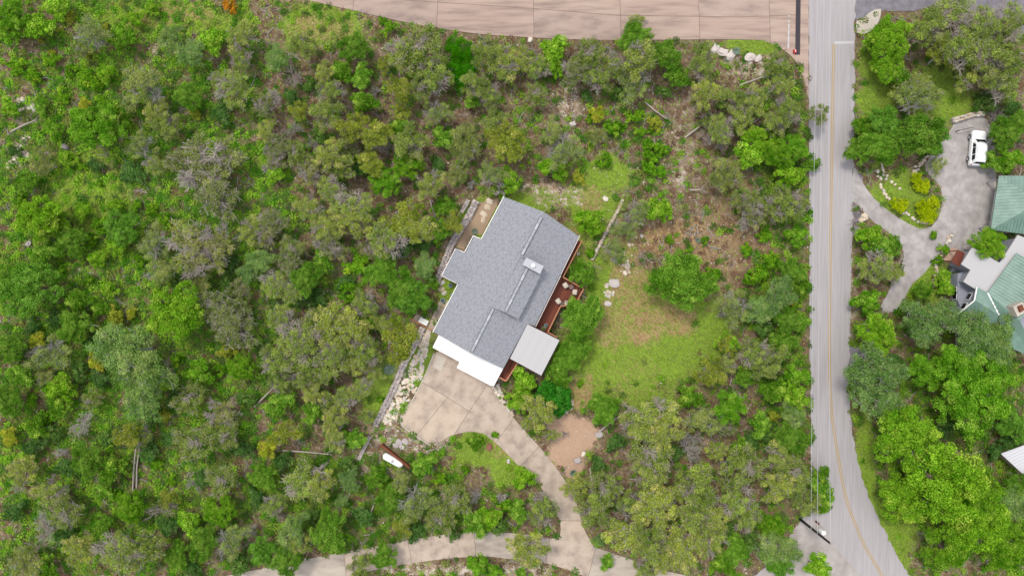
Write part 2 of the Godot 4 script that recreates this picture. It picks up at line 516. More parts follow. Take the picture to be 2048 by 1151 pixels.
# ---------------------------------------------------------------- where things lie
var pink := PackedFloat32Array()
var PL := {}
func ragged(a: PackedVector2Array, amp: float) -> PackedVector2Array:   # crumbled pavement edge
	var out := PackedVector2Array()
	for i in a.size() - 1:
		for k in 3:
			var p := a[i].lerp(a[i + 1], k / 3.0)
			var d := (a[i + 1] - a[i]).normalized()
			out.append(p + Vector2(-d.y, d.x) * noise2.get_noise_2d(p.x * 2.2, p.y * 2.2) * amp * 2.0)
	out.append(a[a.size() - 1])
	return out
func lay_out_ground() -> void:
	var left := smooth_line([1618, -80, 1618, 0, 1619, 400, 1620, 700, 1622, 900, 1616, 1000, 1596, 1050, 1560, 1110, 1500, 1160, 1480, 1210])
	var right := smooth_line([1900, 1260, 1822, 1151, 1790, 1100, 1745, 1010, 1718, 930, 1704, 850, 1698, 760, 1702, 600, 1706, 400, 1708, 270, 1710, 60, 1712, -80])
	PL.road = ragged(left, 0.07) + ragged(right, 0.14)
	var a := smooth_line([560, -12, 650, 8, 800, 42, 900, 60, 1000, 71, 1200, 80, 1480, 79, 1545, 88, 1590, 120, 1610, 165, 1617.5, 200])
	PL.street = a + PackedVector2Array([Q(1617.5, -80), Q(560, -80)])
	a = smooth_line([380, 1166, 640, 1112, 760, 1090, 880, 1069, 960, 1063, 1030, 1066, 1100, 1075, 1160, 1085, 1215, 1102, 1330, 1140, 1400, 1153, 1470, 1160])
	var c := smooth_line([1180, 1156, 1100, 1128, 1010, 1116, 960, 1112, 880, 1118, 800, 1130, 740, 1141, 640, 1166])
	PL.lane = a + PackedVector2Array([Q(1470, 1230), Q(1230, 1230)]) + c + PackedVector2Array([Q(600, 1230), Q(380, 1230)])
	var west := smooth_line([869, 706, 852, 748, 830, 792, 801, 840, 830, 868, 868, 892])
	var low := smooth_line([868, 892, 900, 872, 938, 863, 968, 869, 1000, 893, 1040, 934, 1080, 972, 1108, 1012, 1121, 1050, 1118, 1077])
	var east := smooth_line([1188, 1093, 1166, 1052, 1158, 1020, 1140, 975, 1092, 908, 1060, 872, 1030, 838, 1005, 805, 985, 772])
	PL.driveway = west + low.slice(1) + east + PackedVector2Array([Q(1000, 740), Q(900, 690)])
	PL.pad = smooth_line([1100, 850, 1118, 832, 1150, 822, 1178, 838, 1196, 862, 1184, 892, 1168, 925, 1147, 955, 1132, 945, 1096, 902, 1085, 880])
	PL.drive2 = smooth_line([1707, 322, 1722, 358, 1748, 395, 1790, 430, 1835, 455, 1856, 455, 1874, 440, 1884, 410, 1880, 372, 1850, 338, 1862, 312, 1900, 262, 1915, 236, 1940, 232, 1975, 240, 1990, 300, 1992, 400, 1980, 460, 1935, 508, 1905, 518, 1885, 502, 1850, 545, 1822, 572, 1795, 620, 1762, 618, 1778, 582, 1800, 540, 1808, 505, 1790, 475, 1750, 445, 1717, 412, 1706, 402])
	PL.side_street = poly([1711, -80, 1710.5, 40, 1730, 38, 1760, 22, 1830, 22, 1870, 10, 1990, 30, 2060, 90, 2160, 150, 2160, 60, 2080, 10, 2000, -40, 2000, -80])
	PL.house = poly([1008, 396, 1087, 426, 1156, 472, 1120, 552, 1068, 652, 1006, 735, 985, 768, 915, 733, 866, 694, 868, 664, 917, 567, 886, 550, 912, 498, 930, 505, 947, 474, 963, 479])
	PL.path = poly([958, 404, 985, 398, 1003, 394, 965, 470, 945, 470, 928, 500, 912, 494, 880, 555, 868, 590, 878, 545, 908, 482])
	for nm in ["hard", "wood", "grass", "dry", "grit", "rubble", "pink"]:
		var arr := PackedFloat32Array()
		arr.resize(GW * GH)
		set(nm, arr)
	for k in ["road", "street", "lane", "driveway", "pad", "drive2", "side_street", "house", "path"]:
		hard = stamp(hard, PL[k])
	hard = stamp(hard, poly([1718, 690, 1740, 700, 1725, 730, 1700, 745, 1700, 690]))
	var built := [[1927, 500, 2100, 470, 2100, 700, 1905, 620], [1985, 345, 2100, 350, 2100, 470, 1980, 460], [2003, 900, 2100, 880, 2100, 960]]
	for b in built:
		hard = stamp(hard, poly(b))
	calm = blur(hard, 6)
	for b in [[1150, 870, 40, 46], [1130, 905, 42, 34], [1140, 935, 24, 24], [1125, 850, 26, 20], [1178, 862, 22, 20]]:
		pink = blob(pink, b[0], b[1], b[2], b[3], 1.0)
	wood.fill(0.17)
	grass.fill(0.10)
	wood = blob(wood, 250, 560, 330, 640, 0.95)
	wood = blob(wood, 700, 1000, 260, 110, 0.75)
	wood = blob(wood, 600, 560, 90, 60, 0.85)
	wood = blob(wood, 1250, 300, 110, 90, 0.4)
	wood = blob(wood, 1560, 500, 60, 560, 0.75)
	wood = blob(wood, 1900, 900, 260, 300, 0.6)
	for b in [[1380, 300, 60, 200], [1400, 470, 110, 80], [1480, 480, 70, 60], [1330, 470, 70, 50], [1340, 200, 40, 60], [1220, 330, 40, 50], [1130, 230, 50, 50]]:
		wood = blob(wood, b[0], b[1], b[2], b[3], 0.06)
	grass = blob(grass, 330, 40, 200, 40, 0.9)
	grass = blob(grass, 640, 55, 90, 50, 0.85)
	for b in [[1260, 700, 140, 130], [1330, 640, 120, 100], [1230, 580, 60, 90], [1190, 410, 60, 60], [1210, 350, 50, 40], [1150, 500, 40, 60], [1060, 400, 50, 25], [970, 440, 40, 40], [1420, 660, 60, 60],  [960, 900, 70, 45], [1020, 930, 50, 40], [1180, 790, 70, 40], [765, 770, 28, 60], [745, 800, 30, 40],
			[1760, 200, 45, 130], [1870, 190, 90, 60], [1790, 390, 45, 50], [1840, 420, 40, 40], [1780, 1050, 60, 110], [1730, 940, 25, 100], [1860, 560, 50, 60], [895, 590, 25, 40], [845, 700, 30, 60], [1500, 90, 60, 25], [180, 400, 100, 60], [330, 30, 120, 30], [150, 320, 60, 30]]:
		grass = blob(grass, b[0], b[1], b[2], b[3], 0.95)
		wood = blob(wood, b[0], b[1], b[2], b[3], 0.01 if b[0] > 600 else 0.5)
	for b in [[1440, 500, 110, 70, 0.45], [1480, 420, 60, 60, 0.3], [1270, 760, 60, 60, 0.12], [1300, 640, 90, 50, 0.85], [1250, 560, 40, 70, 0.8], [1230, 640, 40, 60, 0.6], [1160, 790, 30, 40, 0.8], [1330, 480, 90, 40, 0.75], [1190, 400, 30, 30, 0.6], [640, 60, 60, 30, 0.5], [350, 35, 90, 30, 0.5], [1250, 470, 40, 50, 0.6], [1150, 500, 30, 50, 0.35], [1010, 900, 40, 20, 0.4], [1290, 600, 60, 40, 0.7]]:
		dry = blob(dry, b[0], b[1], b[2], b[3], b[4])
	for b in [[1110, 390, 60, 22, 0.9], [1370, 260, 34, 80, 0.16], [1362, 330, 14, 80, 0.4], [1500, 130, 45, 25, 0.8], [850, 880, 60, 30, 0.7], [1060, 380, 25, 15, 0.7], [900, 990, 40, 15, 0.4], [40, 210, 30, 25, 0.7], [40, 290, 16, 60, 0.9], [310, 105, 14, 18, 0.7], [860, 1140, 130, 12, 0.8], [1045, 1140, 60, 15, 0.6], [775, 870, 40, 30, 0.6], [1140, 200, 20, 50, 0.6], [740, 930, 30, 40, 0.5], [1300, 900, 60, 60, 0.2], [1700, 600, 14, 120, 0.3], [1620, 1130, 50, 30, 0.7], [170, 545, 30, 12, 0.5], [220, 600, 14, 16, 0.5]]:
		grit = blob(grit, b[0], b[1], b[2], b[3], b[4])
		rubble = blob(rubble, b[0], b[1], b[2], b[3], b[4])
	for b in [[1240, 400, 200, 100, 0.16], [1450, 480, 90, 90, 0.2], [1130, 250, 60, 80, 0.3], [1340, 200, 60, 120, 0.2], [700, 870, 50, 50, 0.35], [700, 560, 60, 60, 0.25], [250, 545, 60, 30, 0.4], [1210, 430, 20, 20, 0.6], [1270, 480, 25, 60, 0.5], [1570, 480, 30, 60, 0.4]]:
		rubble = blob(rubble, b[0], b[1], b[2], b[3], b[4])

func build_ground() -> void:
	var v := PackedVector3Array()
	var n := PackedVector3Array()
	var c := PackedColorArray()
	var idx := PackedInt32Array()
	v.resize(GW * GH); n.resize(GW * GH); c.resize(GW * GH)
	var litter := [lin(150, 122, 108), lin(122, 100, 88), lin(170, 144, 128)]
	var weed := [lin(104, 120, 64), lin(132, 142, 86), lin(92, 108, 58)]
	var turf := [lin(128, 162, 52), lin(152, 188, 62), lin(138, 164, 66)]
	var hay := [lin(178, 146, 106), lin(196, 166, 124), lin(164, 132, 94)]
	var pale := [lin(218, 200, 178), lin(200, 174, 150), lin(228, 216, 202)]
	var gravel := [lin(212, 180, 154), lin(206, 172, 148), lin(198, 162, 136)]
	for j in GH:
		for i in GW:
			var k := j * GW + i
			var x := GX0 + i * GC
			var z := GZ0 + j * GC
			var y := ground_y(x, z)
			if hard[k] > 0.5: y = -0.06
			v[k] = Vector3(x, y, z)
			var a := noise.get_noise_2d(x * 5.0, z * 5.0)
			var b := noise2.get_noise_2d(x * 3.0 + 40.0, z * 3.0)
			var r := rng.randf()
			var pick := clampf(0.5 + b * 0.9 + (r - 0.5) * 0.7, 0.0, 1.0)
			var q := 0 if pick < 0.4 else (1 if pick < 0.75 else 2)
			var col: Color = litter[q]
			col = col.lerp(weed[q], clampf(wood[k] * 1.3 - 0.35 + a * 0.9 + b * 0.4, 0.0, 0.85))
			var gs := grass[k] + b * 0.25 * (1.0 if grass[k] > 0.15 else 0.0)
			col = col.lerp(turf[q], clampf(gs, 0.0, 1.0))
			col = col.lerp(hay[q], clampf(dry[k] * (1.0 + a * 0.9 + b * 0.6), 0.0, 1.0))
			col = col.lerp(pale[q], clampf(grit[k] * (0.9 + b * 1.2), 0.0, 1.0))
			var pk := clampf(pink[k] * (1.7 + b * 0.6) - 0.15, 0.0, 1.0)
			col = col.lerp(gravel[0].lerp(gravel[2], r * 0.6), pk)
			var g := lerpf(1.0 + r * 0.34, 1.2, pk)
			c[k] = Color(col.r * g, col.g * g, col.b * g)
			n[k] = Vector3.UP
			if i > 0 and j > 0:
				idx.append_array([k - GW - 1, k - GW, k, k - GW - 1, k, k - 1])
	for j in range(1, GH - 1):
		for i in range(1, GW - 1):
			var k := j * GW + i
			n[k] = Vector3(v[k - 1].y - v[k + 1].y, 2.0 * GC, v[k - GW].y - v[k + GW].y).normalized()
	# the land beyond, out to the horizon
	var s := v.size()
	var X1 := GX0 + (GW - 1) * GC
	var Z1 := GZ0 + (GH - 1) * GC
	for p in [[GX0, GZ0], [X1, GZ0], [X1, Z1], [GX0, Z1], [-900, -900], [900, -900], [900, 900], [-900, 900]]:
		v.append(Vector3(p[0], -0.05 if absf(p[0]) < 800 else -1.0, p[1])); n.append(Vector3.UP); c.append(weed[0])
	for k in 4:
		var k2 := (k + 1) % 4
		idx.append_array([s + k, s + 4 + k, s + 4 + k2, s + k, s + 4 + k2, s + k2])
	var arr := []
	arr.resize(Mesh.ARRAY_MAX)
	arr[Mesh.ARRAY_VERTEX] = v; arr[Mesh.ARRAY_NORMAL] = n; arr[Mesh.ARRAY_COLOR] = c; arr[Mesh.ARRAY_INDEX] = idx
	var m := ArrayMesh.new()
	m.add_surface_from_arrays(Mesh.PRIMITIVE_TRIANGLES, arr)
	tag(part("ground", m, M.ground, self), "leaf littered and grassy ground of the wooded plot", "ground", "", "structure")

func slabs(called: String, pl: PackedVector2Array, segs: Array, mats: Array, y: float, label: String, category: String) -> Node3D:
	var o := base(called)
	tag(o, label, category, "", "structure")
	part("joint_bed", extrude(pl, -0.12, y - 0.02), M.joint, o)
	var list := joints(pl, segs)
	for i in list.size():
		for r in Geometry2D.offset_polygon(list[i], -0.01):
			part("panel", extrude(r, -0.1, y), mats[i % mats.size()], o)
	return o
func ribbon(pts: PackedVector2Array, w: float, y: float) -> ArrayMesh:
	var b := MB.new()
	for i in pts.size() - 1:
		var d0 := (pts[mini(i + 1, pts.size() - 1)] - pts[maxi(i - 1, 0)]).normalized()
		var d1 := (pts[mini(i + 2, pts.size() - 1)] - pts[i]).normalized()
		var o0 := Vector2(-d0.y, d0.x) * w / 2.0
		var o1 := Vector2(-d1.y, d1.x) * w / 2.0
		var p := pts[i]
		var q := pts[i + 1]
		b.quad(Vector3(p.x - o0.x, y, p.y - o0.y), Vector3(p.x + o0.x, y, p.y + o0.y), Vector3(q.x + o1.x, y, q.y + o1.y), Vector3(q.x - o1.x, y, q.y - o1.y), Vector3.UP)
	return b.mesh()

func build_roads() -> void:
	var road := base("road")
	tag(road, "grey two lane asphalt road with double yellow line", "road", "", "structure")
	part("surface", extrude(PL.road, -0.1, 0.03), M.asphalt, road)
	var cl := smooth_line([1668, 88, 1665, 250, 1661, 500, 1659, 700, 1662, 800, 1670, 870, 1690, 985, 1710, 1045, 1732, 1095, 1766, 1152, 1800, 1210])
	for s in [-0.13, 0.13]:
		var off := PackedVector2Array()
		for i in cl.size():
			var d := (cl[mini(i + 1, cl.size() - 1)] - cl[maxi(i - 1, 0)]).normalized()
			off.append(cl[i] + Vector2(-d.y, d.x) * s)
		part("yellow_line", ribbon(off, 0.11, 0.034), M.yellow_paint, road)
	part("stop_line", ribbon(PackedVector2Array([Q(1669, 85.5), Q(1708, 84.5)]), 0.36, 0.035), M.white_paint, road)
	slabs("street", PL.street, [[500, -20, 1068, 17], [1068, 17, 1240, 31], [1240, 31, 1480, 34], [1480, 34, 1592, 30], [1066, -90, 1068, 90], [1238, -90, 1243, 110], [1395, -90, 1401, 110], [880, -90, 872, 80], [1536, -90, 1542, 110], [720, -90, 700, 60]],
		[M.street_concrete, M.street_concrete_b, M.street_concrete_c], 0.032, "pinkish concrete street with dark panel joints", "street")
	slabs("driveway", PL.driveway, [[1006, 720, 898, 884], [832, 756, 944, 825], [895, 794, 812, 896], [1026, 838, 988, 890], [1078, 892, 1036, 938], [1108, 1040, 1172, 1041], [1130, 985, 1105, 1000]],
		[M.drive_concrete, M.drive_concrete_b, M.drive_concrete], 0.05, "wide beige concrete driveway curving down from the house", "driveway")
	slabs("lane", PL.lane, [[814, 1070, 826, 1140], [948, 1050, 952, 1125], [1100, 1070, 1090, 1140], [1195, 1080, 1170, 1180], [686, 1090, 694, 1170]],
		[M.lane_concrete, M.drive_concrete_b], 0.03, "narrow pale concrete lane below the plot", "lane")
	tag(part("gravel_drive", extrude(PL.drive2, -0.1, 0.026), M.gravel_drive, self), "grey gravel drive with white car and grass island", "drive", "", "structure")
	tag(part("side_street", extrude(PL.side_street, -0.1, 0.026), M.dark_asphalt, self), "dark asphalt side street meeting the road", "street", "", "structure")
	tag(part("road_shoulder", extrude(poly([1704.5, 330, 1726, 352, 1724, 420, 1716, 470, 1703, 470]), -0.1, 0.022), M.dark_asphalt, self), "worn dark asphalt shoulder at the gravel drive mouth", "shoulder", "", "structure")
	tag(part("road_apron", extrude(smooth_line([1698, 650, 1712, 690, 1740, 700, 1725, 730, 1698, 760]), -0.1, 0.022), M.dark_asphalt, self), "small dark asphalt apron beside the road", "apron", "", "structure")
	tag(part("corner_apron", extrude(smooth_line([1713, 42, 1725, 40, 1735, 28, 1752, 19, 1762, 18, 1758, 42, 1745, 60, 1728, 68, 1714, 66, 1712, 55]), -0.1, 0.12), M.pale_concrete, self), "pale curved concrete apron at the street corner", "apron", "", "structure")
	tag(part("junction_apron", extrude(smooth_line([1592, 1052, 1622, 1040, 1652, 1058, 1676, 1100, 1720, 1151, 1740, 1200, 1500, 1200, 1540, 1130]), 0.0, 0.036), M.apron_grit, self), "pale gravelly apron where lane and road meet", "apron", "", "structure")
	# trench drain
	var dr := base("trench_drain")
	tag(dr, "dark iron grate trench drain across the pinkish street", "drain")
	part("channel", extrude(poly([1590.5, 109.5, 1600.5, 109.5, 1602, -30, 1592.5, -30]), 0.0, 0.035), M.dark_iron, dr)
	for i in 16:
		var y := 105.0 - i * 8.2
		var x := 1595.5 + (105.0 - y) * 0.013
		var b := MB.new()
		for k in 5:
			b.bar(P(x - 3.6, y - 3.0 + k * 1.5) + Vector3.UP * 0.045, P(x + 3.6, y - 3.0 + k * 1.5) + Vector3.UP * 0.045, 0.06, 0.03)
		b.bar(P(x - 3.6, y - 3.6) + Vector3.UP * 0.045, P(x - 3.6, y + 3.6) + Vector3.UP * 0.045, 0.05, 0.031)
		b.bar(P(x + 3.6, y - 3.6) + Vector3.UP * 0.045, P(x + 3.6, y + 3.6) + Vector3.UP * 0.045, 0.05, 0.031)
		part("grate", b.mesh(), M.dark_iron, dr)
	for k in 6:
		var y0: float = [96, 84, 72, 58, 45, 30][k]
		var y1: float = [85, 73, 60, 47, 40, 33][k]
		part("white_line", ribbon(PackedVector2Array([Q(1577 + (96 - y0) * 0.02, y0), Q(1577 + (96 - y1) * 0.02, y1)]), 0.24 - k * 0.02, 0.037), M.white_paint, get_node("street"))
# ---------------------------------------------------------------- the house
const RX := 0.8875   # pixel directions across (east) and along the ridge
const RZ := 0.4608
func across(px: float, py: float) -> float:
	return (px - 1083.0) * RX + (py - 434.0) * RZ
func roof_h(px: float, py: float) -> float:
	return 5.2 - 1.9 * absf(across(px, py)) / 86.0
func RP(px: float, py: float, h := -1.0) -> Vector3:
	return P(px, py, roof_h(px, py) if h < 0.0 else h)
func ring(a: Array, lift := 0.0) -> Array:
	var r := []
	for i in range(0, a.size(), 2):
		r.append(RP(a[i], a[i + 1]) + Vector3.UP * lift)
	return r
func build_house() -> void:
	var o := base("house")
	tag(o, "grey shingle roofed house with white edge trim among the trees", "house")
	var along := Vector3(-RZ, 0, RX)
	part("wall", extrude(Geometry2D.offset_polygon(PL.house, -0.75)[0], -0.2, 2.35), M.siding, o)
	var roof := part("roof", roof_slab(ring([1087, 423, 1008.5, 393.6, 963, 479, 947.4, 472.8, 930.7, 504.5, 902.4, 560.5, 917, 567.7, 867, 663.4, 890, 676, 942, 706]), 0.16, along).mesh(), M.shingle, o)
	part("roof", roof_slab(ring([1087, 423, 1158, 472, 1120, 549.5, 1069.5, 652, 1055, 648, 1006.4, 737, 942, 706]), 0.16, along).mesh(), M.shingle, o)
	# cross gable of the west wing
	var gr := P(898, 524, 3.62)
	var ga := P(946.5, 549.2, 3.74)
	var vv := Vector3(RX, 0, RZ)
	part("roof", roof_slab([P(912, 497, 2.98), gr, ga, P(931, 506.5, 2.98)], 0.14, vv).mesh(), M.shingle, o)
	part("roof", roof_slab([P(884, 551, 2.98), gr, ga, P(902.8, 560.7, 2.98)], 0.14, vv).mesh(), M.shingle, o)
	var gt := MB.new()
	gt.quad(P(911, 498.5, 2.9), P(885.5, 549.5, 2.9), P(898, 524, 3.5), P(898, 524, 3.5), -vv)
	gt.quad(P(911, 498.5, 2.0), P(885.5, 549.5, 2.0), P(885.5, 549.5, 2.9), P(911, 498.5, 2.9), -vv)
	part("gable", gt.mesh(), M.siding, o)
	# raised clerestory roof
	part("roof", roof_slab([P(1041, 516, 5.24), P(1060, 524, 5.72), P(1011, 624.5, 5.72), P(988, 615, 5.24)], 0.12, along).mesh(), M.shingle, o)
	part("roof", roof_slab([P(1060, 524, 5.72), P(1088, 538, 5.1), P(1037, 638.5, 5.1), P(1011, 624.5, 5.72)], 0.12, along).mesh(), M.shingle, o)
	var cs := MB.new()
	cs.quad(P(1086, 538, 4.98), P(1036, 637, 4.98), P(1036, 637, 3.9), P(1086, 538, 3.9), vv)
	var s0 := P(989, 614, 5.1); var s1 := P(1011, 623.5, 5.6); var s2 := P(1036, 637, 4.98)
	cs.quad(s0, s1, s2, P(1036, 637, 3.9), along)
	part("clerestory_wall", cs.mesh(), M.siding, o)
	# ridge vents: dark strip with lighter caps
	for r in [[1083, 434, 1044, 509, 5.22], [1054.5, 536, 1011.5, 622, 5.74], [986.5, 617, 943.5, 702, 5.22]]:
		var a := P(r[0], r[1], r[4]); var b := P(r[2], r[3], r[4])
		var bed := MB.new()
		bed.bar(a, b, 0.44, 0.05)
		var vent := part("ridge_vent", bed.mesh(), M.vent_grey, o)
		var nseg := int(a.distance_to(b) / 0.8)
		for i in nseg:
			var m := MB.new()
			m.bar(a.lerp(b, (i + 0.02) / nseg) + Vector3.UP * 0.05, a.lerp(b, (i + 0.98) / nseg) + Vector3.UP * 0.05, 0.32, 0.06, 0.015)
			part("cap_shingle", m.mesh(), M.cap_metal if i % 4 == 1 else M.cap_shingle, vent)
	# white trim along the eaves
	for s in [[1008.5, 393.6, 963, 479], [963, 479, 947.4, 472.8], [947.4, 472.8, 930.7, 504.5], [917, 567.7, 867, 663.4], [1158, 472, 1120, 549.5], [1120, 549.5, 1069.5, 652]]:
		var m := MB.new()
		var out := 0.9
		var mid := Vector2((s[0] + s[2]) / 2.0 - 1015.0, (s[1] + s[3]) / 2.0 - 565.0).normalized()
		m.bar(RP(s[0], s[1]) + Vector3(mid.x, -0.6, mid.y) * 0.13, RP(s[2], s[3]) + Vector3(mid.x, -0.6, mid.y) * 0.13, 0.08 if s[1] < 600 and s[0] < 1050 and s[2] < 1050 else 0.05, 0.14)
		part("gutter", m.mesh(), M.white_trim, o)
	for s in [[930.7, 504.5, 912, 497], [912, 497, 884.2, 551], [884.2, 551, 917, 567.7]]:
		var m := MB.new()
		var k := Vector3(-0.09, -0.1, 0.0)
		m.bar(P(s[0], s[1], 2.9) + k, P(s[2], s[3], 2.9) + k, 0.08, 0.14)
		part("gutter", m.mesh(), M.white_trim, o)
	# chimney chase with metal cap and round flue
	var ch := part("chimney", extrude(poly([1053.5, 516.5, 1086, 532.5, 1079.5, 546, 1046.5, 528.8], 6.2), 4.2, 6.15), M.cap_metal, o)
	part("chimney_cap", extrude(poly([1052.5, 514.5, 1087.5, 531.8, 1080, 547.5, 1045, 529], 6.2), 6.15, 6.25), M.cap_metal, ch)
	var fl := MB.new()
	fl.lathe(Transform3D(Basis(), P(1066.3, 530.5, 6.25)), [Vector2(0.2, 0.0), Vector2(0.2, 0.22), Vector2(0.27, 0.24), Vector2(0.27, 0.3), Vector2(0.0, 0.36)])
	part("flue", fl.mesh(), M.white_metal, ch)
	# plumbing vents
	for p in [[1043.5, 492], [981.5, 568.5], [913, 609], [1011, 505]]:
		var m := MB.new()
		var at := RP(p[0], p[1])
		m.lathe(Transform3D(Basis(), at), [Vector2(0.16, 0.0), Vector2(0.07, 0.09), Vector2(0.07, 0.35), Vector2(0.0, 0.35)], 10)
		part("vent_pipe", m.mesh(), M.cap_metal, roof)
	# white flat roof over the garage
	var ca := part("garage_roof", extrude(poly([878.6, 667, 865, 694.5, 919.3, 723, 913.4, 735, 982, 771, 987.5, 771.5, 1007, 735, 985, 712, 900, 662], 2.75), 2.55, 2.75), M.white_roof, o)
	var door := MB.new()
	door.bar(P(921, 733, 1.15), P(979, 763, 1.15), 0.08, 2.2)
	part("garage_door", door.mesh(), M.white_trim, o)
	part("wall", extrude(poly([905, 690, 870, 691, 880, 672], 2.3), 0.0, 2.4), M.siding, o)
	# flat grey patio roof on posts
	var patio := part("patio_roof", extrude(poly([1055, 648, 1119, 680, 1082.6, 750.6, 1020, 716.6], 3.8), 3.62, 3.8), M.grey_roof, o)
	for f in [0.25, 0.5, 0.75]:
		var m := MB.new()
		m.bar(P(1055, 648, 3.81).lerp(P(1119, 680, 3.81), f), P(1020, 716.6, 3.81).lerp(P(1082.6, 750.6, 3.81), f), 0.06, 0.02)
		part("membrane_seam", m.mesh(), M.cap_metal, patio)
	for p in [[1113, 681], [1081, 744], [1050, 728]]:
		var m := MB.new()
		var t := P(p[0], p[1], 3.6)
		m.bar(Vector3(t.x, 0, t.z), t, 0.14, 0.14, 0.01)
		part("post", m.mesh(), M.rail_wood, o)
	# west porch slab with step stones and pots
	tag(part("porch", extrude(poly([878, 602, 893, 611, 866, 661, 851, 651, 826, 637, 833, 628, 850, 632, 862, 640]), -0.1, 0.16), M.drive_concrete, self), "small beige concrete porch slab behind the house", "porch", "", "structure")
	var bench := base("porch_bench", P(848, 642) + Vector3.UP * 0.16, -0.48)
	tag(bench, "white slatted bench on the beige porch slab", "bench")
	for i in 5:
		var m := MB.new()
		m.box(Transform3D(Basis(), Vector3(0, 0.45, -0.3 + i * 0.15)), Vector3(1.3, 0.04, 0.12), 0.01)
		part("slat", m.mesh(), M.white_trim, bench)
	for s in [[-0.58, -0.28], [0.58, -0.28], [-0.58, 0.28], [0.58, 0.28]]:
		var m := MB.new()
		m.box(Transform3D(Basis(), Vector3(s[0], 0.215, s[1])), Vector3(0.07, 0.43, 0.07))
		part("leg", m.mesh(), M.white_trim, bench)
	var rail := base("porch_fence", P(842, 652))
	tag(rail, "brown timber edge fence of the porch slab", "fence")
	var rb := MB.new()
	rb.bar(P(824, 637.5) + Vector3.UP * 0.3, P(866, 661.5) + Vector3.UP * 0.3, 0.1, 0.6)
	var rp := part("board", rb.mesh(), M.rail_wood, rail)
	rp.position = -rail.position
	for p in [[901, 570.5, 0.30], [886, 600.5, 0.33], [905, 590, 0.3]]:
		pot(P(p[0], p[1]), p[2], "round dark garden pot on the grass behind the house" if p[0] > 890 else "round dark garden pot beside the porch slab")
func pot(at: Vector3, r: float, label: String, leafy := false) -> void:
	var o := base("garden_pot", at)
	tag(o, label, "pot", "garden pots")
	var m := MB.new()
	m.lathe(Transform3D(), [Vector2(0.0, 0.0), Vector2(r * 0.7, 0.0), Vector2(r, r * 1.2), Vector2(r, r * 1.45), Vector2(r * 0.85, r * 1.45), Vector2(r * 0.85, r * 1.2)], 18)
	part("bowl", m.mesh(), M.pot_rim, o)
	m = MB.new()
	m.lathe(Transform3D(), [Vector2(r * 0.86, r * 1.2), Vector2(0.0, r * 1.24)], 18)
	part("soil", m.mesh(), M.dark_pot if not leafy else M.soil, o)
	if leafy:
		for i in 60:
			var d := rdir()
			d.y = absf(d.y)
			leaf(d * r * 0.9 + Vector3.UP * r * 1.3, (d + rdir() * 0.5).normalized(), 0.14, lin(130, 150, 60))
		part("foliage", leaf_mesh(), M.leaf, o)

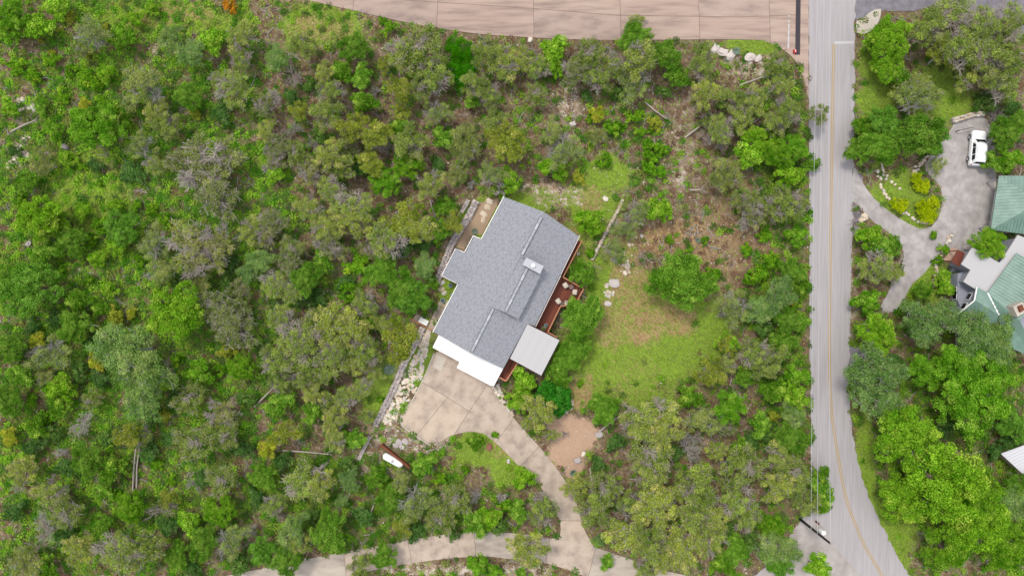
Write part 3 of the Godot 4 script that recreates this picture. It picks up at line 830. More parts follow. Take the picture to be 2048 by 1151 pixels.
func build_deck() -> void:
	var dh := 1.3
	var o := base("deck")
	tag(o, "reddish wooden deck with orange rails along the house", "deck")
	var outline := poly([1140, 470, 1162, 482.5, 1125, 554, 1166, 577.5, 1150, 607, 1120, 612, 1095, 663, 1113, 673, 1040, 730, 1034.5, 725, 1012, 760, 999, 752.5, 1020, 715, 1060, 640, 1100, 560], dh)
	var u := Vector2(-RZ, RX)
	var v := Vector2(RX, RZ)
	var org := Q(1083, 434)
	var mats := [M.deck_wood, M.deck_wood_b, M.deck_wood_c, M.deck_wood, M.deck_wood_b]
	var frame := Geometry2D.offset_polygon(outline, -0.05)
	part("joists", extrude(frame[0], dh - 0.25, dh - 0.04), M.pole_wood, o)
	for i in 64:
		var c := 2.0 + i * 0.15
		var a0 := org + v * c - u * 12.0
		var a1 := org + v * c + u * 30.0
		var strip := PackedVector2Array([a0, a1, a1 + v * 0.14, a0 + v * 0.14])
		for r in Geometry2D.intersect_polygons(strip, outline):
			part("plank", extrude(r, dh - 0.04, dh), mats[rng.randi() % 5], o)
	var runs := [[1162, 482.5, 1125, 554], [1125, 554, 1166, 577.5], [1166, 577.5, 1150, 607], [1150, 607, 1120, 612], [1120, 612, 1095, 663], [1034.5, 725, 1012, 760], [1012, 760, 999, 752.5], [1095, 663, 1113, 673]]
	for r in runs:
		var a := P(r[0], r[1], dh); var b := P(r[2], r[3], dh)
		var rail := MB.new()
		rail.bar(a + Vector3.UP * 0.95, b + Vector3.UP * 0.95, 0.16, 0.05, 0.01)
		var rl := part("rail", rail.mesh(), M.rail_wood, o)
		var low := MB.new()
		low.bar(a + Vector3.UP * 0.12, b + Vector3.UP * 0.12, 0.06, 0.07)
		part("lower_rail", low.mesh(), M.rail_wood, rl)
		var n := maxi(2, int(a.distance_to(b) / 0.16))
		for i in n + 1:
			var p := a.lerp(b, float(i) / n)
			var m := MB.new()
			var big := i % 10 == 0 or i == n
			m.bar(p + Vector3.DOWN * (dh if big else 0.0), p + Vector3.UP * (0.92 if big else 0.93), 0.1 if big else 0.03, 0.1 if big else 0.03)
			part("post" if big else "baluster", m.mesh(), M.rail_wood, o)
	var ci := 0
	for c in [[1130.5, 569.5, 0.55], [1149.5, 583, -0.15], [1116.2, 601.3, 0.62], [1132.5, 607, 2.9]]:
		var at := P(c[0], c[1], dh + 0.45); at.y = dh
		deck_chair(at, c[2] + PI, ["beside the upper wicker table", "at the deck corner by the rail", "beside the lower wicker table", "half under the oak leaves"][ci])
		ci += 1
	for c in [[1142.5, 573.5, "round brown wicker table between two chairs at the rail"], [1124.5, 608.5, "round brown wicker table close to the oak tree"]]:
		var at := P(c[0], c[1], dh + 0.45); at.y = dh
		var t := base("wicker_table", at)
		tag(t, c[2], "table", "deck tables")
		var m := MB.new()
		m.lathe(Transform3D(), [Vector2(0.24, 0.0), Vector2(0.2, 0.2), Vector2(0.24, 0.42)], 18)
		part("pedestal", m.mesh(), M.wicker, t)
		m = MB.new()
		m.lathe(Transform3D(), [Vector2(0.0, 0.42), Vector2(0.33, 0.42), Vector2(0.34, 0.45), Vector2(0.32, 0.47), Vector2(0.0, 0.47)], 20)
		part("table_top", m.mesh(), M.wicker, t)
	pot(P(1087, 656.5, dh + 0.3) + Vector3(0, -0.3, 0), 0.3, "leafy potted plant on the deck by the patio roof", true)
	pot(P(1092, 650, dh + 0.3) + Vector3(0, -0.3, 0), 0.24, "terracotta coloured pot on the deck beside the potted plant", false)
func deck_chair(at: Vector3, turn: float, where: String) -> void:
	var o := base("deck_chair", at, turn)
	tag(o, "beige cushioned deck chair " + where, "chair", "deck chairs")
	var m := MB.new()
	m.box(Transform3D(Basis(), Vector3(0, 0.40, 0)), Vector3(0.62, 0.14, 0.60), 0.04)
	part("seat_cushion", m.mesh(), M.cushion, o)
	m = MB.new()
	m.box(Transform3D(Basis(Vector3.RIGHT, -0.22), Vector3(0, 0.62, -0.30)), Vector3(0.60, 0.5, 0.12), 0.04)
	part("backrest", m.mesh(), M.cushion, o)
	for s in [-1.0, 1.0]:
		m = MB.new()
		m.box(Transform3D(Basis(), Vector3(0.34 * s, 0.56, 0.0)), Vector3(0.06, 0.04, 0.6), 0.01)
		part("armrest", m.mesh(), M.wicker, o)
		for z in [-0.27, 0.27]:
			m = MB.new()
			m.box(Transform3D(Basis(), Vector3(0.34 * s, 0.27, z)), Vector3(0.05, 0.54, 0.05))
			part("leg", m.mesh(), M.wicker, o)
	m = MB.new()
	m.box(Transform3D(Basis(), Vector3(0, 0.30, 0)), Vector3(0.64, 0.06, 0.6))
	part("seat_frame", m.mesh(), M.wicker, o)

# ---------------------------------------------------------------- houses across the road
func seams(pts: Array, dir: Vector3, gap: float, m: Material, parent: Node3D) -> void:   # standing seams on a metal roof plane
	var nn: Vector3 = ((pts[1] as Vector3) - pts[0]).cross((pts[2] as Vector3) - pts[0]).normalized()
	if nn.y < 0.0: nn = -nn
	var s := (dir - nn * dir.dot(nn)).normalized()
	var e := nn.cross(s)
	var org: Vector3 = pts[0]
	var flat := PackedVector2Array()
	var lo := 1e9
	var hi := -1e9
	for p in pts:
		var q := Vector2((p - org).dot(e), (p - org).dot(s))
		flat.append(q)
		lo = minf(lo, q.x); hi = maxf(hi, q.x)
	var k := lo + gap * 0.5
	while k < hi:
		for r in Geometry2D.intersect_polyline_with_polygon(PackedVector2Array([Vector2(k, -100), Vector2(k, 100)]), flat):
			var b := MB.new()
			b.bar(org + e * r[0].x + s * r[0].y + nn * 0.03, org + e * r[1].x + s * r[1].y + nn * 0.03, 0.035, 0.05)
			part("seam", b.mesh(), m, parent)
		k += gap
func plane(o: Node3D, pts: Array, dir: Vector3, m: Material, called := "roof") -> void:
	var r := part(called, roof_slab(pts, 0.1, Vector3.UP.cross(dir)).mesh(), m, o)
	seams(pts, dir, 0.42, m, r)
func build_neighbours() -> void:
	# carport with green roof
	var o := base("carport")
	tag(o, "green metal hipped carport roof next to the gravel drive", "carport")
	var h := 3.0
	var A := P(1999, 351, h); var B := P(2110, 352, h); var C := P(2110, 476, h); var D := P(1982.5, 459, h)
	var Rg := P(2052, 420, 4.3); var Rg2 := P(2110, 420, 4.3)
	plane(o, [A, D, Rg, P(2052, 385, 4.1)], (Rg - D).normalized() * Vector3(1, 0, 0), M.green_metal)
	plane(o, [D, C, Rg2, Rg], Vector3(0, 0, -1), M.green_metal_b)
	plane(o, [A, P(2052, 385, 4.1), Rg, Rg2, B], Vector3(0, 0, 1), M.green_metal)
	part("side_roof", extrude(poly([1992, 383, 1997, 383, 1990, 450, 1981, 452], 2.6), 2.5, 2.6), M.grey_roof, o)
	for p in [[2003, 358], [1988, 452], [2060, 462]]:
		var m := MB.new()
		var t := P(p[0], p[1], 2.9)
		m.bar(Vector3(t.x, 0, t.z), t, 0.15, 0.15)
		part("post", m.mesh(), M.blue_wall, o)
	# main house
	o = base("neighbour_house")
	tag(o, "blue grey house with green metal roof and white flat roof", "house")
	var fh := 3.2
	part("flat_roof", extrude(poly([1945.3, 494, 2000.4, 525.2, 2036.7, 469.4, 2110, 500, 2110, 560, 1990, 610, 1975.8, 585.4, 1952.3, 578.4, 1927.7, 563, 1941.8, 539.7, 1923.5, 528], fh), fh - 0.2, fh), M.grey_roof, o)
	part("wall", extrude(poly([1949, 501, 2000, 530, 2038, 476, 2110, 505, 2110, 640, 2050, 700, 1962, 640, 1933, 625, 1957, 579, 1934, 563, 1947, 541, 1929, 530], fh), -0.2, fh - 0.2), M.blue_wall, o)
	# green roof planes
	var r0 := P(2034.4, 506, 3.5); var r1 := P(1975.8, 585.4, 3.5); var top0 := P(2130, 560, 5.6); var top1 := P(2040, 640, 5.6)
	plane(o, [r0, r1, top1, top0], Vector3(0.66, 0, 0.55), M.green_metal)
	var w0 := P(1956, 574, 3.5); var w1 := P(1951, 600.5, 4.6); var w2 := P(1918, 628, 3.4); var w3 := P(1998, 629, 4.6)
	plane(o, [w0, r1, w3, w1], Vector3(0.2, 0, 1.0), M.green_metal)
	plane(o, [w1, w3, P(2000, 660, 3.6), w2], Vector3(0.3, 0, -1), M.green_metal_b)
	var tr := MB.new()
	tr.bar(r1 + Vector3.UP * 0.06, w3 + Vector3.UP * 0.06, 0.14, 0.06)
	part("ridge_flashing", tr.mesh(), M.white_trim, o)
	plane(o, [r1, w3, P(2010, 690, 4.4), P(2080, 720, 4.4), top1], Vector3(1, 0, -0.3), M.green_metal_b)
	for s in [[w0, w1], [w1, w2]]:
		var m := MB.new()
		m.bar(s[0] + Vector3(-0.08, -0.05, 0), s[1] + Vector3(-0.08, -0.05, 0), 0.12, 0.14)
		part("fascia", m.mesh(), M.white_trim, o)
	# windows in the walls that face the road
	for s in [[1903, 572, 1903, 598, 0.0, 0.8], [1957, 579, 1933, 625, 3.2, 2.1]]:
		var a := P(s[0], s[1], s[4]); var b := P(s[2], s[3], s[4])
		a.y = s[5]; b.y = s[5]
		for f in [0.3, 0.72]:
			var c := a.lerp(b, f)
			var d := (b - a).normalized()
			var m := MB.new()
			m.bar(c - d * 0.5, c + d * 0.5, 0.1, 0.9)
			var w := part("window", m.mesh(), M.white_trim, o)
			m = MB.new()
			m.bar(c - d * 0.43, c + d * 0.43, 0.14, 0.76)
			part("pane", m.mesh(), M.dark_glass, w)
	part("lower_wing", extrude(poly([1903, 548, 1935, 535, 1952, 580, 1915, 628, 1903, 600]), -0.2, 1.4), M.blue_wall, o)
	var st := part("chimney", extrude(poly([2027, 613, 2046, 603, 2055, 623, 2036, 633], 6.0), 3.0, 6.0), M.pale_concrete, o)
	part("chimney_pot", extrude(poly([2038, 613, 2046, 609, 2050, 619, 2042, 624], 6.3), 6.0, 6.3), M.rust_wood, st)
	var por := base("entry_porch", P(1925, 510))
	tag(por, "dark red timber entry porch roof by the stone steps", "porch")
	var pm := part("porch_roof", extrude(poly([1917, 499, 1931, 506, 1919, 534, 1903, 522], 2.4), 2.3, 2.4), M.deck_wood_b, por)
	pm.position = -por.position
	for p in [[1906, 521], [1918, 501]]:
		var m := MB.new()
		var t := P(p[0], p[1], 2.3)
		m.bar(Vector3(t.x, 0, t.z) - por.position, t - por.position, 0.12, 0.12)
		part("post", m.mesh(), M.deck_wood_b, por)
	tag(part("stone_steps", extrude(poly([1906, 494, 1918, 500, 1903, 524, 1887, 520, 1890, 505]), -0.1, 0.18), M.pink_gravel, self), "pale stone landing in front of the dark red porch", "steps", "", "structure")
	tag(part("gravel_landing", extrude(poly([1905, 520, 1935, 535, 1930, 545, 1902, 545]), -0.1, 0.1), M.blue_wall, self), "blue grey stone terrace beside the green roofed house", "terrace", "", "structure")
	# white metal shed
	o = base("shed")
	tag(o, "shed with white ribbed metal roof under tall trees", "shed")
	part("wall", extrude(poly([2008, 908, 2100, 880, 2130, 930, 2047, 942], 2.4), -0.2, 2.4), M.siding, o)
	plane(o, [P(2003, 907, 2.6), P(2047, 948, 2.6), P(2130, 930, 3.4), P(2080, 878, 3.4)], Vector3(1, 0, -0.6), M.shed_metal)
	part("metal_roof", extrude(poly([2030, 680, 2060, 660, 2075, 690, 2045, 708], 2.6), 2.4, 2.6), M.grey_roof, get_node("neighbour_house"))
# ---------------------------------------------------------------- stonework
func stone_in(parent: Node3D, at: Vector3, s: Vector3, turn: float, called := "stone") -> void:
	var x := Transform3D(Basis(Vector3.UP, turn) * Basis.from_scale(s), at - parent.position)
	var g: int = rng.randi() % 4
	part(called, stones[1 + rng.randi() % 4], stone_mats[g], parent, x)
var stone_mats := []
func stone_wall(label: String, pts: Array, w: float, h: float, step := 0.5, rows := 1, grey := false, loose := 0.0) -> void:
	var line := smooth_line(pts, step)
	var o := base("stone_wall", Vector3(line[0].x, 0, line[0].y))
	tag(o, label, "wall")
	for i in line.size() - 1:
		var p := line[i]
		var q := line[i + 1]
		var d := (q - p).normalized()
		var nn := Vector2(-d.y, d.x)
		for r in rows:
			if rng.randf() < loose:
				continue
			var off := (r - (rows - 1) / 2.0) * w / rows + rng.randf_range(-0.04, 0.04) * (1.0 + loose * 12.0)
			var c := (p + q) / 2.0 + nn * off
			var s := Vector3(p.distance_to(q) * rng.randf_range(0.66, 0.8), h * rng.randf_range(0.75, 1.1), w / rows * rng.randf_range(0.6, 0.74))
			var x := Transform3D(Basis(Vector3.UP, -d.angle() + rng.randf_range(-0.12, 0.12)) * Basis.from_scale(s), Vector3(c.x, ground_y(c.x, c.y) + h * 0.4, c.y) - o.position)
			part("stone", stones[1 + rng.randi() % 4], stone_mats[(4 + rng.randi() % 3) if grey else rng.randi() % 4], o, x)
func boulder(px: float, py: float, r: float, m: Material, label: String, group := "", h := 0.5) -> void:
	var at := P(px, py)
	at.y = ground_y(at.x, at.z)
	var k := r * CAM_H / F
	var o := part("boulder", stones[1 + rng.randi() % 4], m, self, Transform3D(Basis(Vector3.UP, rng.randf() * TAU) * Basis.from_scale(Vector3(k * 0.95, k * h, k * 0.72)), at + Vector3.UP * k * h * 0.35))
	tag(o, label, "boulder", group)
func build_stonework() -> void:
	for c in [lin(240, 226, 206), lin(228, 210, 186), lin(220, 214, 208), lin(246, 236, 222), lin(218, 210, 208), lin(228, 218, 214), lin(202, 194, 194)]:
		stone_mats.append(material("limestone_%d" % stone_mats.size(), c, 0.95, M.drive_concrete.albedo_texture, Vector3.ONE * 0.7))
	stone_wall("grey dry stone retaining wall below the swale", [846, 654, 835, 680, 812, 720, 793, 765, 770, 812, 750, 850], 0.85, 0.5, 0.42, 2, true)
	stone_wall("short grey stone wall stub near the propane tank", [740, 872, 718, 918], 0.5, 0.45, 0.42, 2, true)
	stone_wall("long upper grey stone retaining wall behind the house", [953, 402, 938, 432, 920, 462, 903, 490, 888, 530, 872, 565], 0.95, 0.55, 0.42, 2, true)
	stone_wall("outer grey stone retaining wall behind the house", [937, 400, 926, 420, 915, 436], 0.55, 0.5, 0.42, 2, true)
	stone_wall("low pale stone garden wall between house and lawn", [1246, 400, 1232, 428, 1214, 460, 1198, 492, 1183, 520], 0.42, 0.45, 0.45, 1)
	stone_wall("pale stone retaining wall at the head of the gravel drive", [1902, 242, 1925, 236, 1945, 230, 1966, 228], 0.7, 0.6, 0.45, 2)
	stone_wall("curving stone edge of the gravel drive beneath the oaks", [1858, 312, 1845, 322, 1830, 336, 1828, 352], 0.7, 0.4, 0.4, 2, false, 0.2)
	stone_wall("pale stone edging along the grass island", [1765, 318, 1770, 345, 1780, 362, 1800, 378], 0.35, 0.25, 0.4, 1, false, 0.35)
	stone_wall("second pale stone edging across the grass island", [1752, 335, 1762, 360, 1768, 384, 1795, 415, 1830, 440, 1855, 448], 0.35, 0.25, 0.5, 1, false, 0.35)
	stone_wall("stone border of the grassy bank beside the porch steps", [1903, 470, 1893, 490, 1880, 512, 1872, 545, 1868, 575], 0.45, 0.3, 0.45, 1, false, 0.35)
	stone_wall("white stone edging between driveway and planting bed", [990, 770, 1002, 790, 1015, 808, 1030, 830], 1.0, 0.35, 0.55, 2, false, 0.2)
	stone_wall("pale stone rim beside the large round bush", [1143, 798, 1141, 812, 1134, 822, 1120, 828], 0.45, 0.3, 0.4, 1, false, 0.35)
	stone_wall("pale stone edge of the grey brick kerb at the porch", [1010, 388, 998, 383, 990, 390], 0.45, 0.4, 0.45, 1, true)
	# concrete kerbs of the driveway
	tag(part("kerb", ribbon_block(smooth_line([868, 706, 851, 748, 829, 792, 800, 840, 830, 870, 868, 894]), 0.16, 0.16), M.pale_concrete, self), "pale concrete kerb round the driveway turning bay", "kerb", "", "structure")
	tag(part("grey_slab", extrude(poly([874, 708, 892, 716, 883, 742, 866, 734]), -0.05, 0.062), M.pale_concrete, self), "grey patched concrete square by the garage corner", "slab", "", "structure")
	# tan gravel path between the walls
	tag(part("gravel_path", extrude(Geometry2D.offset_polygon(PL.path, -0.05)[0], -0.1, 0.03), M.tan_gravel, self), "tan gravel path behind the house wall", "path", "", "structure")
	for p in [[979, 402, 9], [975, 414, 9], [967, 428, 9], [966, 440, 8], [884, 565, 8], [882, 578, 8], [888, 586, 7], [893, 606, 7]]:
		boulder(p[0], p[1], p[2], stone_mats[rng.randi() % 3], "flat pale step stone beside the tan gravel path", "step stones behind the house", 0.22)
	# rock swale
	var sw := base("rock_swale", P(820, 760))
	tag(sw, "dry rock swale of pale broken limestone beside the driveway", "rocks")
	var line := smooth_line([855, 662, 848, 690, 842, 712, 830, 735, 818, 765, 800, 795, 785, 820, 775, 845], 0.1)
	for i in 300:
		var f := rng.randf()
		var p := line[int(f * (line.size() - 1))]
		var wd := lerpf(0.35, 1.5, clampf(f * 1.6, 0.0, 1.0)) * (1.0 if f < 0.75 else 0.75)
		var at := Vector3(p.x + rng.randf_range(-wd, wd), 0, p.y + rng.randf_range(-0.3, 0.3))
		at.y = ground_y(at.x, at.z) + 0.03
		var s := rng.randf_range(0.13, 0.34)
		stone_in(sw, at, Vector3(s * 1.25, s * 0.6, s), rng.randf() * TAU)
	var rp := base("rock_pile", P(1218, 590))
	tag(rp, "broken pale rocks piled at the lawn edge", "rocks")
	for i in 46:
		var c: Array = [[1218, 582, 9, 14], [1250, 535, 12, 9], [1256, 510, 10, 22], [1278, 455, 8, 30]][[0, 0, 0, 1, 1, 1, 2, 2, 3, 3][rng.randi() % 10]]
		var at := P(c[0] + rng.randf_range(-1, 1) * c[2], c[1] + rng.randf_range(-1, 1) * c[3])
		at.y = ground_y(at.x, at.z) + 0.05
		var s := rng.randf_range(0.12, 0.3)
		stone_in(rp, at, Vector3(s * 1.2, s * 0.7, s), rng.randf() * TAU)
	boulder(1228, 566, 14, stone_mats[4], "long flat grey boulder at the lawn edge", "", 0.35)
	boulder(1255, 532, 9, stone_mats[0], "rounded pale boulder at the head of the rock pile")
	boulder(1250, 546, 6, stone_mats[3], "small white boulder under the rounded pale one")
	boulder(1216, 607, 9, stone_mats[5], "grey boulder at the foot of the rock pile")
	boulder(1211, 397, 8, stone_mats[3], "white rock lying on the grass above the garden wall")
	boulder(979, 893, 9, material("red_stone", lin(150, 100, 88), 0.95), "red brown boulder on the grass inside the driveway bend", "", 0.7)
	boulder(1017, 922, 6, stone_mats[4], "small grey boulder at the inner driveway edge")
	boulder(1155, 920, 9, stone_mats[6], "dark grey boulder on the gravel pad rim")
	boulder(1167, 907, 7, stone_mats[3], "white boulder on the gravel pad rim")
	boulder(1198, 868, 10, stone_mats[6], "grey ledge stone where wood meets gravel pad", "", 0.4)
	boulder(1060, 80, 7, stone_mats[3], "white rock below the pinkish street edge")
	boulder(1145, 248, 8, stone_mats[2], "white rock on the bare soil below the wood")
	boulder(128, 293, 9, stone_mats[6], "grey stump like rock in the brushy slope", "", 0.8)
	boulder(58, 487, 8, stone_mats[6], "grey stump like rock beneath a bright oak", "", 0.8)
	boulder(940, 440, 5, stone_mats[2], "small stone between gravel path and agave")
	boulder(1728, 434, 10, stone_mats[0], "pale round boulder at the gravel drive mouth", "", 0.6)
	boulder(1722, 441, 7, stone_mats[1], "tan stone leaning on the round boulder")
	for p in [[1430, 98, 12], [1446, 104, 13], [1462, 110, 13], [1500, 115, 14], [1516, 118, 10]]:
		boulder(p[0], p[1], p[2], stone_mats[5], "grey limestone ledge block above the pink soil bank", "limestone ledge blocks", 0.35)
	for p in [[786, 880, 9], [797, 884, 10], [810, 883, 9], [791, 891, 8], [803, 893, 8]]:
		boulder(p[0], p[1], p[2], stone_mats[6], "grey flagstone in the stack by the rust fence", "stacked flagstones", 0.3)
	for p in [[1964, 470, 9], [1953, 482, 9], [1943, 489, 8], [1933, 495, 8]]:
		boulder(p[0], p[1], p[2], stone_mats[2], "big pale stone edging the drive by the entry porch", "porch edging stones", 0.55)
	boulder(1078, 728, 7, stone_mats[5], "grey rock under the flat patio roof corner")
	boulder(1068, 800, 8, stone_mats[5], "grey rock between the bright and the dark bush")
	# limestone outcrop in the gully
	var gu := base("rock_outcrop", P(38, 300))
	tag(gu, "pale broken limestone outcrop in the slope gully", "rocks")
	for i in 70:
		var f := rng.randf()
		var at := P(lerpf(58, 20, f) + rng.randf_range(-7, 7), lerpf(262, 335, f) + rng.randf_range(-4, 4))
		if i < 16:
			at = P([40, 60][i % 2] + rng.randf_range(-7, 7), 208 + rng.randf_range(-11, 11))
		at.y = ground_y(at.x, at.z) + 0.03
		var s := rng.randf_range(0.12, 0.34)
		stone_in(gu, at, Vector3(s * 1.3, s * 0.5, s), rng.randf() * TAU)
func ribbon_block(pts: PackedVector2Array, w: float, h: float) -> ArrayMesh:
	var b := MB.new()
	for i in pts.size() - 1:
		b.bar(Vector3(pts[i].x, h / 2.0 - 0.05, pts[i].y), Vector3(pts[i + 1].x, h / 2.0 - 0.05, pts[i + 1].y), w, h + 0.0004 * (i % 3), 0.01)
	return b.mesh()

# ---------------------------------------------------------------- street things
func build_street_things() -> void:
	# power pole
	var top := P(1661, 1086, 9.2)
	var foot := Vector3(top.x, 0, top.z)
	var o := base("power_pole", foot)
	tag(o, "dark wooden power pole with grey transformer can at the junction", "pole")
	var m := MB.new()
	m.tube([Vector3(0, -0.3, 0), Vector3(0, 5, 0), Vector3(0, 9.2, 0)], [0.19, 0.16, 0.13], 12)
	part("shaft", m.mesh(), M.pole_wood, o)
	m = MB.new()
	m.lathe(Transform3D(Basis(), Vector3(0.42, 5.6, -0.32)), [Vector2(0.0, 0.0), Vector2(0.27, 0.0), Vector2(0.27, 0.9), Vector2(0.29, 0.92), Vector2(0.2, 1.0), Vector2(0.0, 1.02)], 18)
	var can := part("transformer", m.mesh(), M.white_metal, o)
	m = MB.new()
	m.bar(Vector3(0.1, 6.2, -0.1), Vector3(0.3, 6.2, -0.25), 0.1, 0.3)
	part("bracket", m.mesh(), M.wire, can)
	var ends := [Vector3(-0.2, 4.2, -0.05), Vector3(-0.18, 6.0, -0.05), Vector3(0.0, 9.3, 0)]
	for i in 3:
		m = MB.new()
		m.lathe(Transform3D(Basis(), ends[i] + Vector3.DOWN * 0.14), [Vector2(0.03, 0.0), Vector2(0.06, 0.06), Vector2(0.03, 0.14), Vector2(0.0, 0.15)], 8)
		part("insulator", m.mesh(), M.cap_metal, o)
	var far := [P(1638, -130, 5.2), P(1652, -130, 6.6), P(1662, -130, 9.3)]
	for i in 3:
		var a: Vector3 = foot + ends[i]
		var b: Vector3 = far[i]
		var pts := []
		var rad := []
		for k in 25:
			var f := k / 24.0
			pts.append(a.lerp(b, f) + Vector3.DOWN * 0.5 * 4.0 * f * (1.0 - f)); rad.append(0.022)
		m = MB.new()
		m.tube(pts, rad, 5)
		tag(part("power_line", m.mesh(), M.wire, self), ["thin power line low on the pole along the road verge", "thin cable from the middle of the power pole", "thin power line from the top of the power pole"][i], "power line", "power lines")
	m = MB.new()
	m.lathe(Transform3D(), [Vector2(0.14, -0.2), Vector2(0.13, 1.0), Vector2(0.0, 1.02)], 10)
	var st := part("bollard", m.mesh(), M.rust_wood, self, Transform3D(Basis(), P(1632, 1042)))
	tag(st, "short brown wooden post beside the power pole", "post")
	# red marker and iron box by the drain
	o = base("marker_post", P(1588.5, 104))
	tag(o, "small red and white marker at the trench drain end", "marker")
	m = MB.new()
	m.box(Transform3D(Basis(), Vector3(0, 0.25, 0)), Vector3(0.35, 0.5, 0.5), 0.05)
	part("body", m.mesh(), M.red_plastic, o)
	m = MB.new()
	m.box(Transform3D(Basis(), Vector3(0, 0.51, 0)), Vector3(0.12, 0.02, 0.4))
	part("reflector", m.mesh(), M.white_paint, o)
	tag(part("drain_grate", extrude(poly([1590, 138, 1598, 138, 1597, 158, 1588, 158]), -0.05, 0.05), M.rust_wood, self), "rusty iron drain cover beside the street corner", "drain")
	# propane tank
	var ang := -atan2(22, 40)
	var at := P(786, 920, 0.9)
	o = base("propane_tank", Vector3(at.x, ground_y(at.x, at.z), at.z), ang)
	tag(o, "white capsule shaped propane tank behind the rust brown fence", "tank")
	m = MB.new()
	var prof := []
	for i in 9:
		var a := i / 8.0 * PI / 2.0
		prof.append(Vector2(sin(a) * 0.5, -1.1 - cos(a) * 0.45))
	for i in 9:
		var a := PI / 2.0 - i / 8.0 * PI / 2.0
		prof.append(Vector2(sin(a) * 0.5, 1.1 + cos(a) * 0.45))
	m.lathe(Transform3D(Basis(Vector3(0, 0, 1), Vector3(-1, 0, 0), Vector3(0, -1, 0)), Vector3(0, 0.85, 0)), prof, 24)
	part("shell", m.mesh(), M.white_metal, o)
	m = MB.new()
	m.lathe(Transform3D(Basis(), Vector3(0, 1.3, 0)), [Vector2(0.2, 0.0), Vector2(0.2, 0.12), Vector2(0.12, 0.2), Vector2(0.0, 0.22)], 14)
	part("valve_dome", m.mesh(), M.cap_metal, o)
	for x in [-0.8, 0.8]:
		m = MB.new()
		m.box(Transform3D(Basis(), Vector3(x, 0.2, 0)), Vector3(0.2, 0.5, 0.7))
		part("foot", m.mesh(), M.pale_concrete, o)
	o = base("fence", P(790, 911))
	tag(o, "rust brown board fence screening the propane tank", "fence")
	var fa := P(762, 889, 1.1); var fb := P(819, 934, 1.1)
	fa.y = 0; fb.y = 0
	for i in 24:
		m = MB.new()
		var p := fa.lerp(fb, (i + 0.5) / 24.0)
		var d := (fb - fa).normalized()
		m.bar(p - d * 0.095 + Vector3.UP * 0.65 - o.position, p + d * 0.095 + Vector3.UP * 0.65 - o.position, 0.05, 1.3 + rng.randf_range(-0.03, 0.03))
		part("board", m.mesh(), M.rust_wood if i % 3 else M.deck_wood_c, o)
	for y in [0.4, 1.32]:
		m = MB.new()
		m.bar(fa + Vector3.UP * y - o.position, fb + Vector3.UP * y - o.position, 0.3 if y > 1 else 0.12, 0.06)
		part("rail", m.mesh(), M.rust_wood, o)
	# round garden lights / covers beside the garden wall
	for p in [[1156.5, 507, 0.24], [1179, 462, 0.18], [1206, 438, 0.13]]:
		m = MB.new()
		m.lathe(Transform3D(), [Vector2(p[2], -0.1), Vector2(p[2], 0.12), Vector2(p[2] * 0.8, 0.16), Vector2(0.0, 0.17)], 16)
		tag(part("stepping_stone", m.mesh(), M.pale_concrete, self, Transform3D(Basis(), P(p[0], p[1]))), "round pale stepping stone on the grass beside the house", "stone", "round stepping stones")
	# fallen and leaning bare trunks
	for t in [[272, 975, 283, 893, "pale bare trunk leaning, one of a close pair"], [265, 985, 278, 893, "second bare trunk leaning against its pair"], [510, 812, 556, 768, "pale bare trunk fallen at the edge of the wood"], [735, 1040, 752, 995, "weathered leaning trunk above the concrete lane"], [1290, 205, 1330, 240, "thin grey fallen trunk below the upper wood"], [1380, 380, 1400, 380, "short grey log on the stony slope"], [20, 262, 80, 242, "grey fallen trunk across the gully"], [1370, 275, 1420, 230, "slender bare trunk leaning on the stony slope"], [1480, 170, 1530, 155, "bare branch lying below the limestone ledge"], [860, 400, 870, 430, "grey bare trunk beside the upper retaining wall"], [565, 900, 660, 905, "thin pale branch lying in the wood below the swale"], [1180, 935, 1187, 985, "crooked bare trunk beside the gravel pad"], [1190, 870, 1250, 820, "grey twisted dead trunk at the gravel pad rim"]]:
		m = MB.new()
		var a := P(t[0], t[1]); var b := P(t[2], t[3])
		a.y = ground_y(a.x, a.z) + 0.1; b.y = ground_y(b.x, b.z) + rng.randf_range(0.3, 1.2)
		var mid := a.lerp(b, 0.5) + Vector3(rng.randf_range(-0.2, 0.2), 0.15, rng.randf_range(-0.2, 0.2))
		m.col = Color(0.36, 0.31, 0.28)
		m.tube([a, mid, b], [0.13, 0.11, 0.07], 7)
		for i in 7:
			var f := rng.randf_range(0.3, 1.0)
			grow(m, mid.lerp(b, f), ((b - a).normalized() + rdir() * 0.8 + Vector3.UP * 0.3).normalized(), rng.randf_range(0.5, 1.1), 0.03, 1, 0.7, 0.1)
		tag(part("bare_trunk", m.mesh(), M.bark, self), t[4], "trunk", "bare trunks")

# ---------------------------------------------------------------- white car
func loft(rings: Array) -> MB:
	var b := MB.new()
	var k: int = rings[0].size()
	var nor := []
	for i in rings.size():
		var c := Vector3.ZERO
		for p in rings[i]: c += p / k
		var r := []
		for j in k:
			var d: Vector3 = rings[i][(j + 1) % k] - rings[i][(j + k - 1) % k]
			var l: Vector3 = rings[mini(i + 1, rings.size() - 1)][j] - rings[maxi(i - 1, 0)][j]
			var nn := d.cross(l).normalized()
			if nn.dot(rings[i][j] - c) < 0.0: nn = -nn
			r.append(nn)
		nor.append(r)
	for i in rings.size() - 1:
		for j in k:
			var j2 := (j + 1) % k
			b.smooth4(rings[i][j], rings[i][j2], rings[i + 1][j2], rings[i + 1][j], nor[i][j], nor[i][j2], nor[i + 1][j2], nor[i + 1][j])
	for e in [0, rings.size() - 1]:
		var c := Vector3.ZERO
		for p in rings[e]: c += p / k
		var nn := Vector3(0, 0, -1 if e == 0 else 1)
		for j in k:
			b.tri(c, rings[e][j], rings[e][(j + 1) % k], nn)
	return b
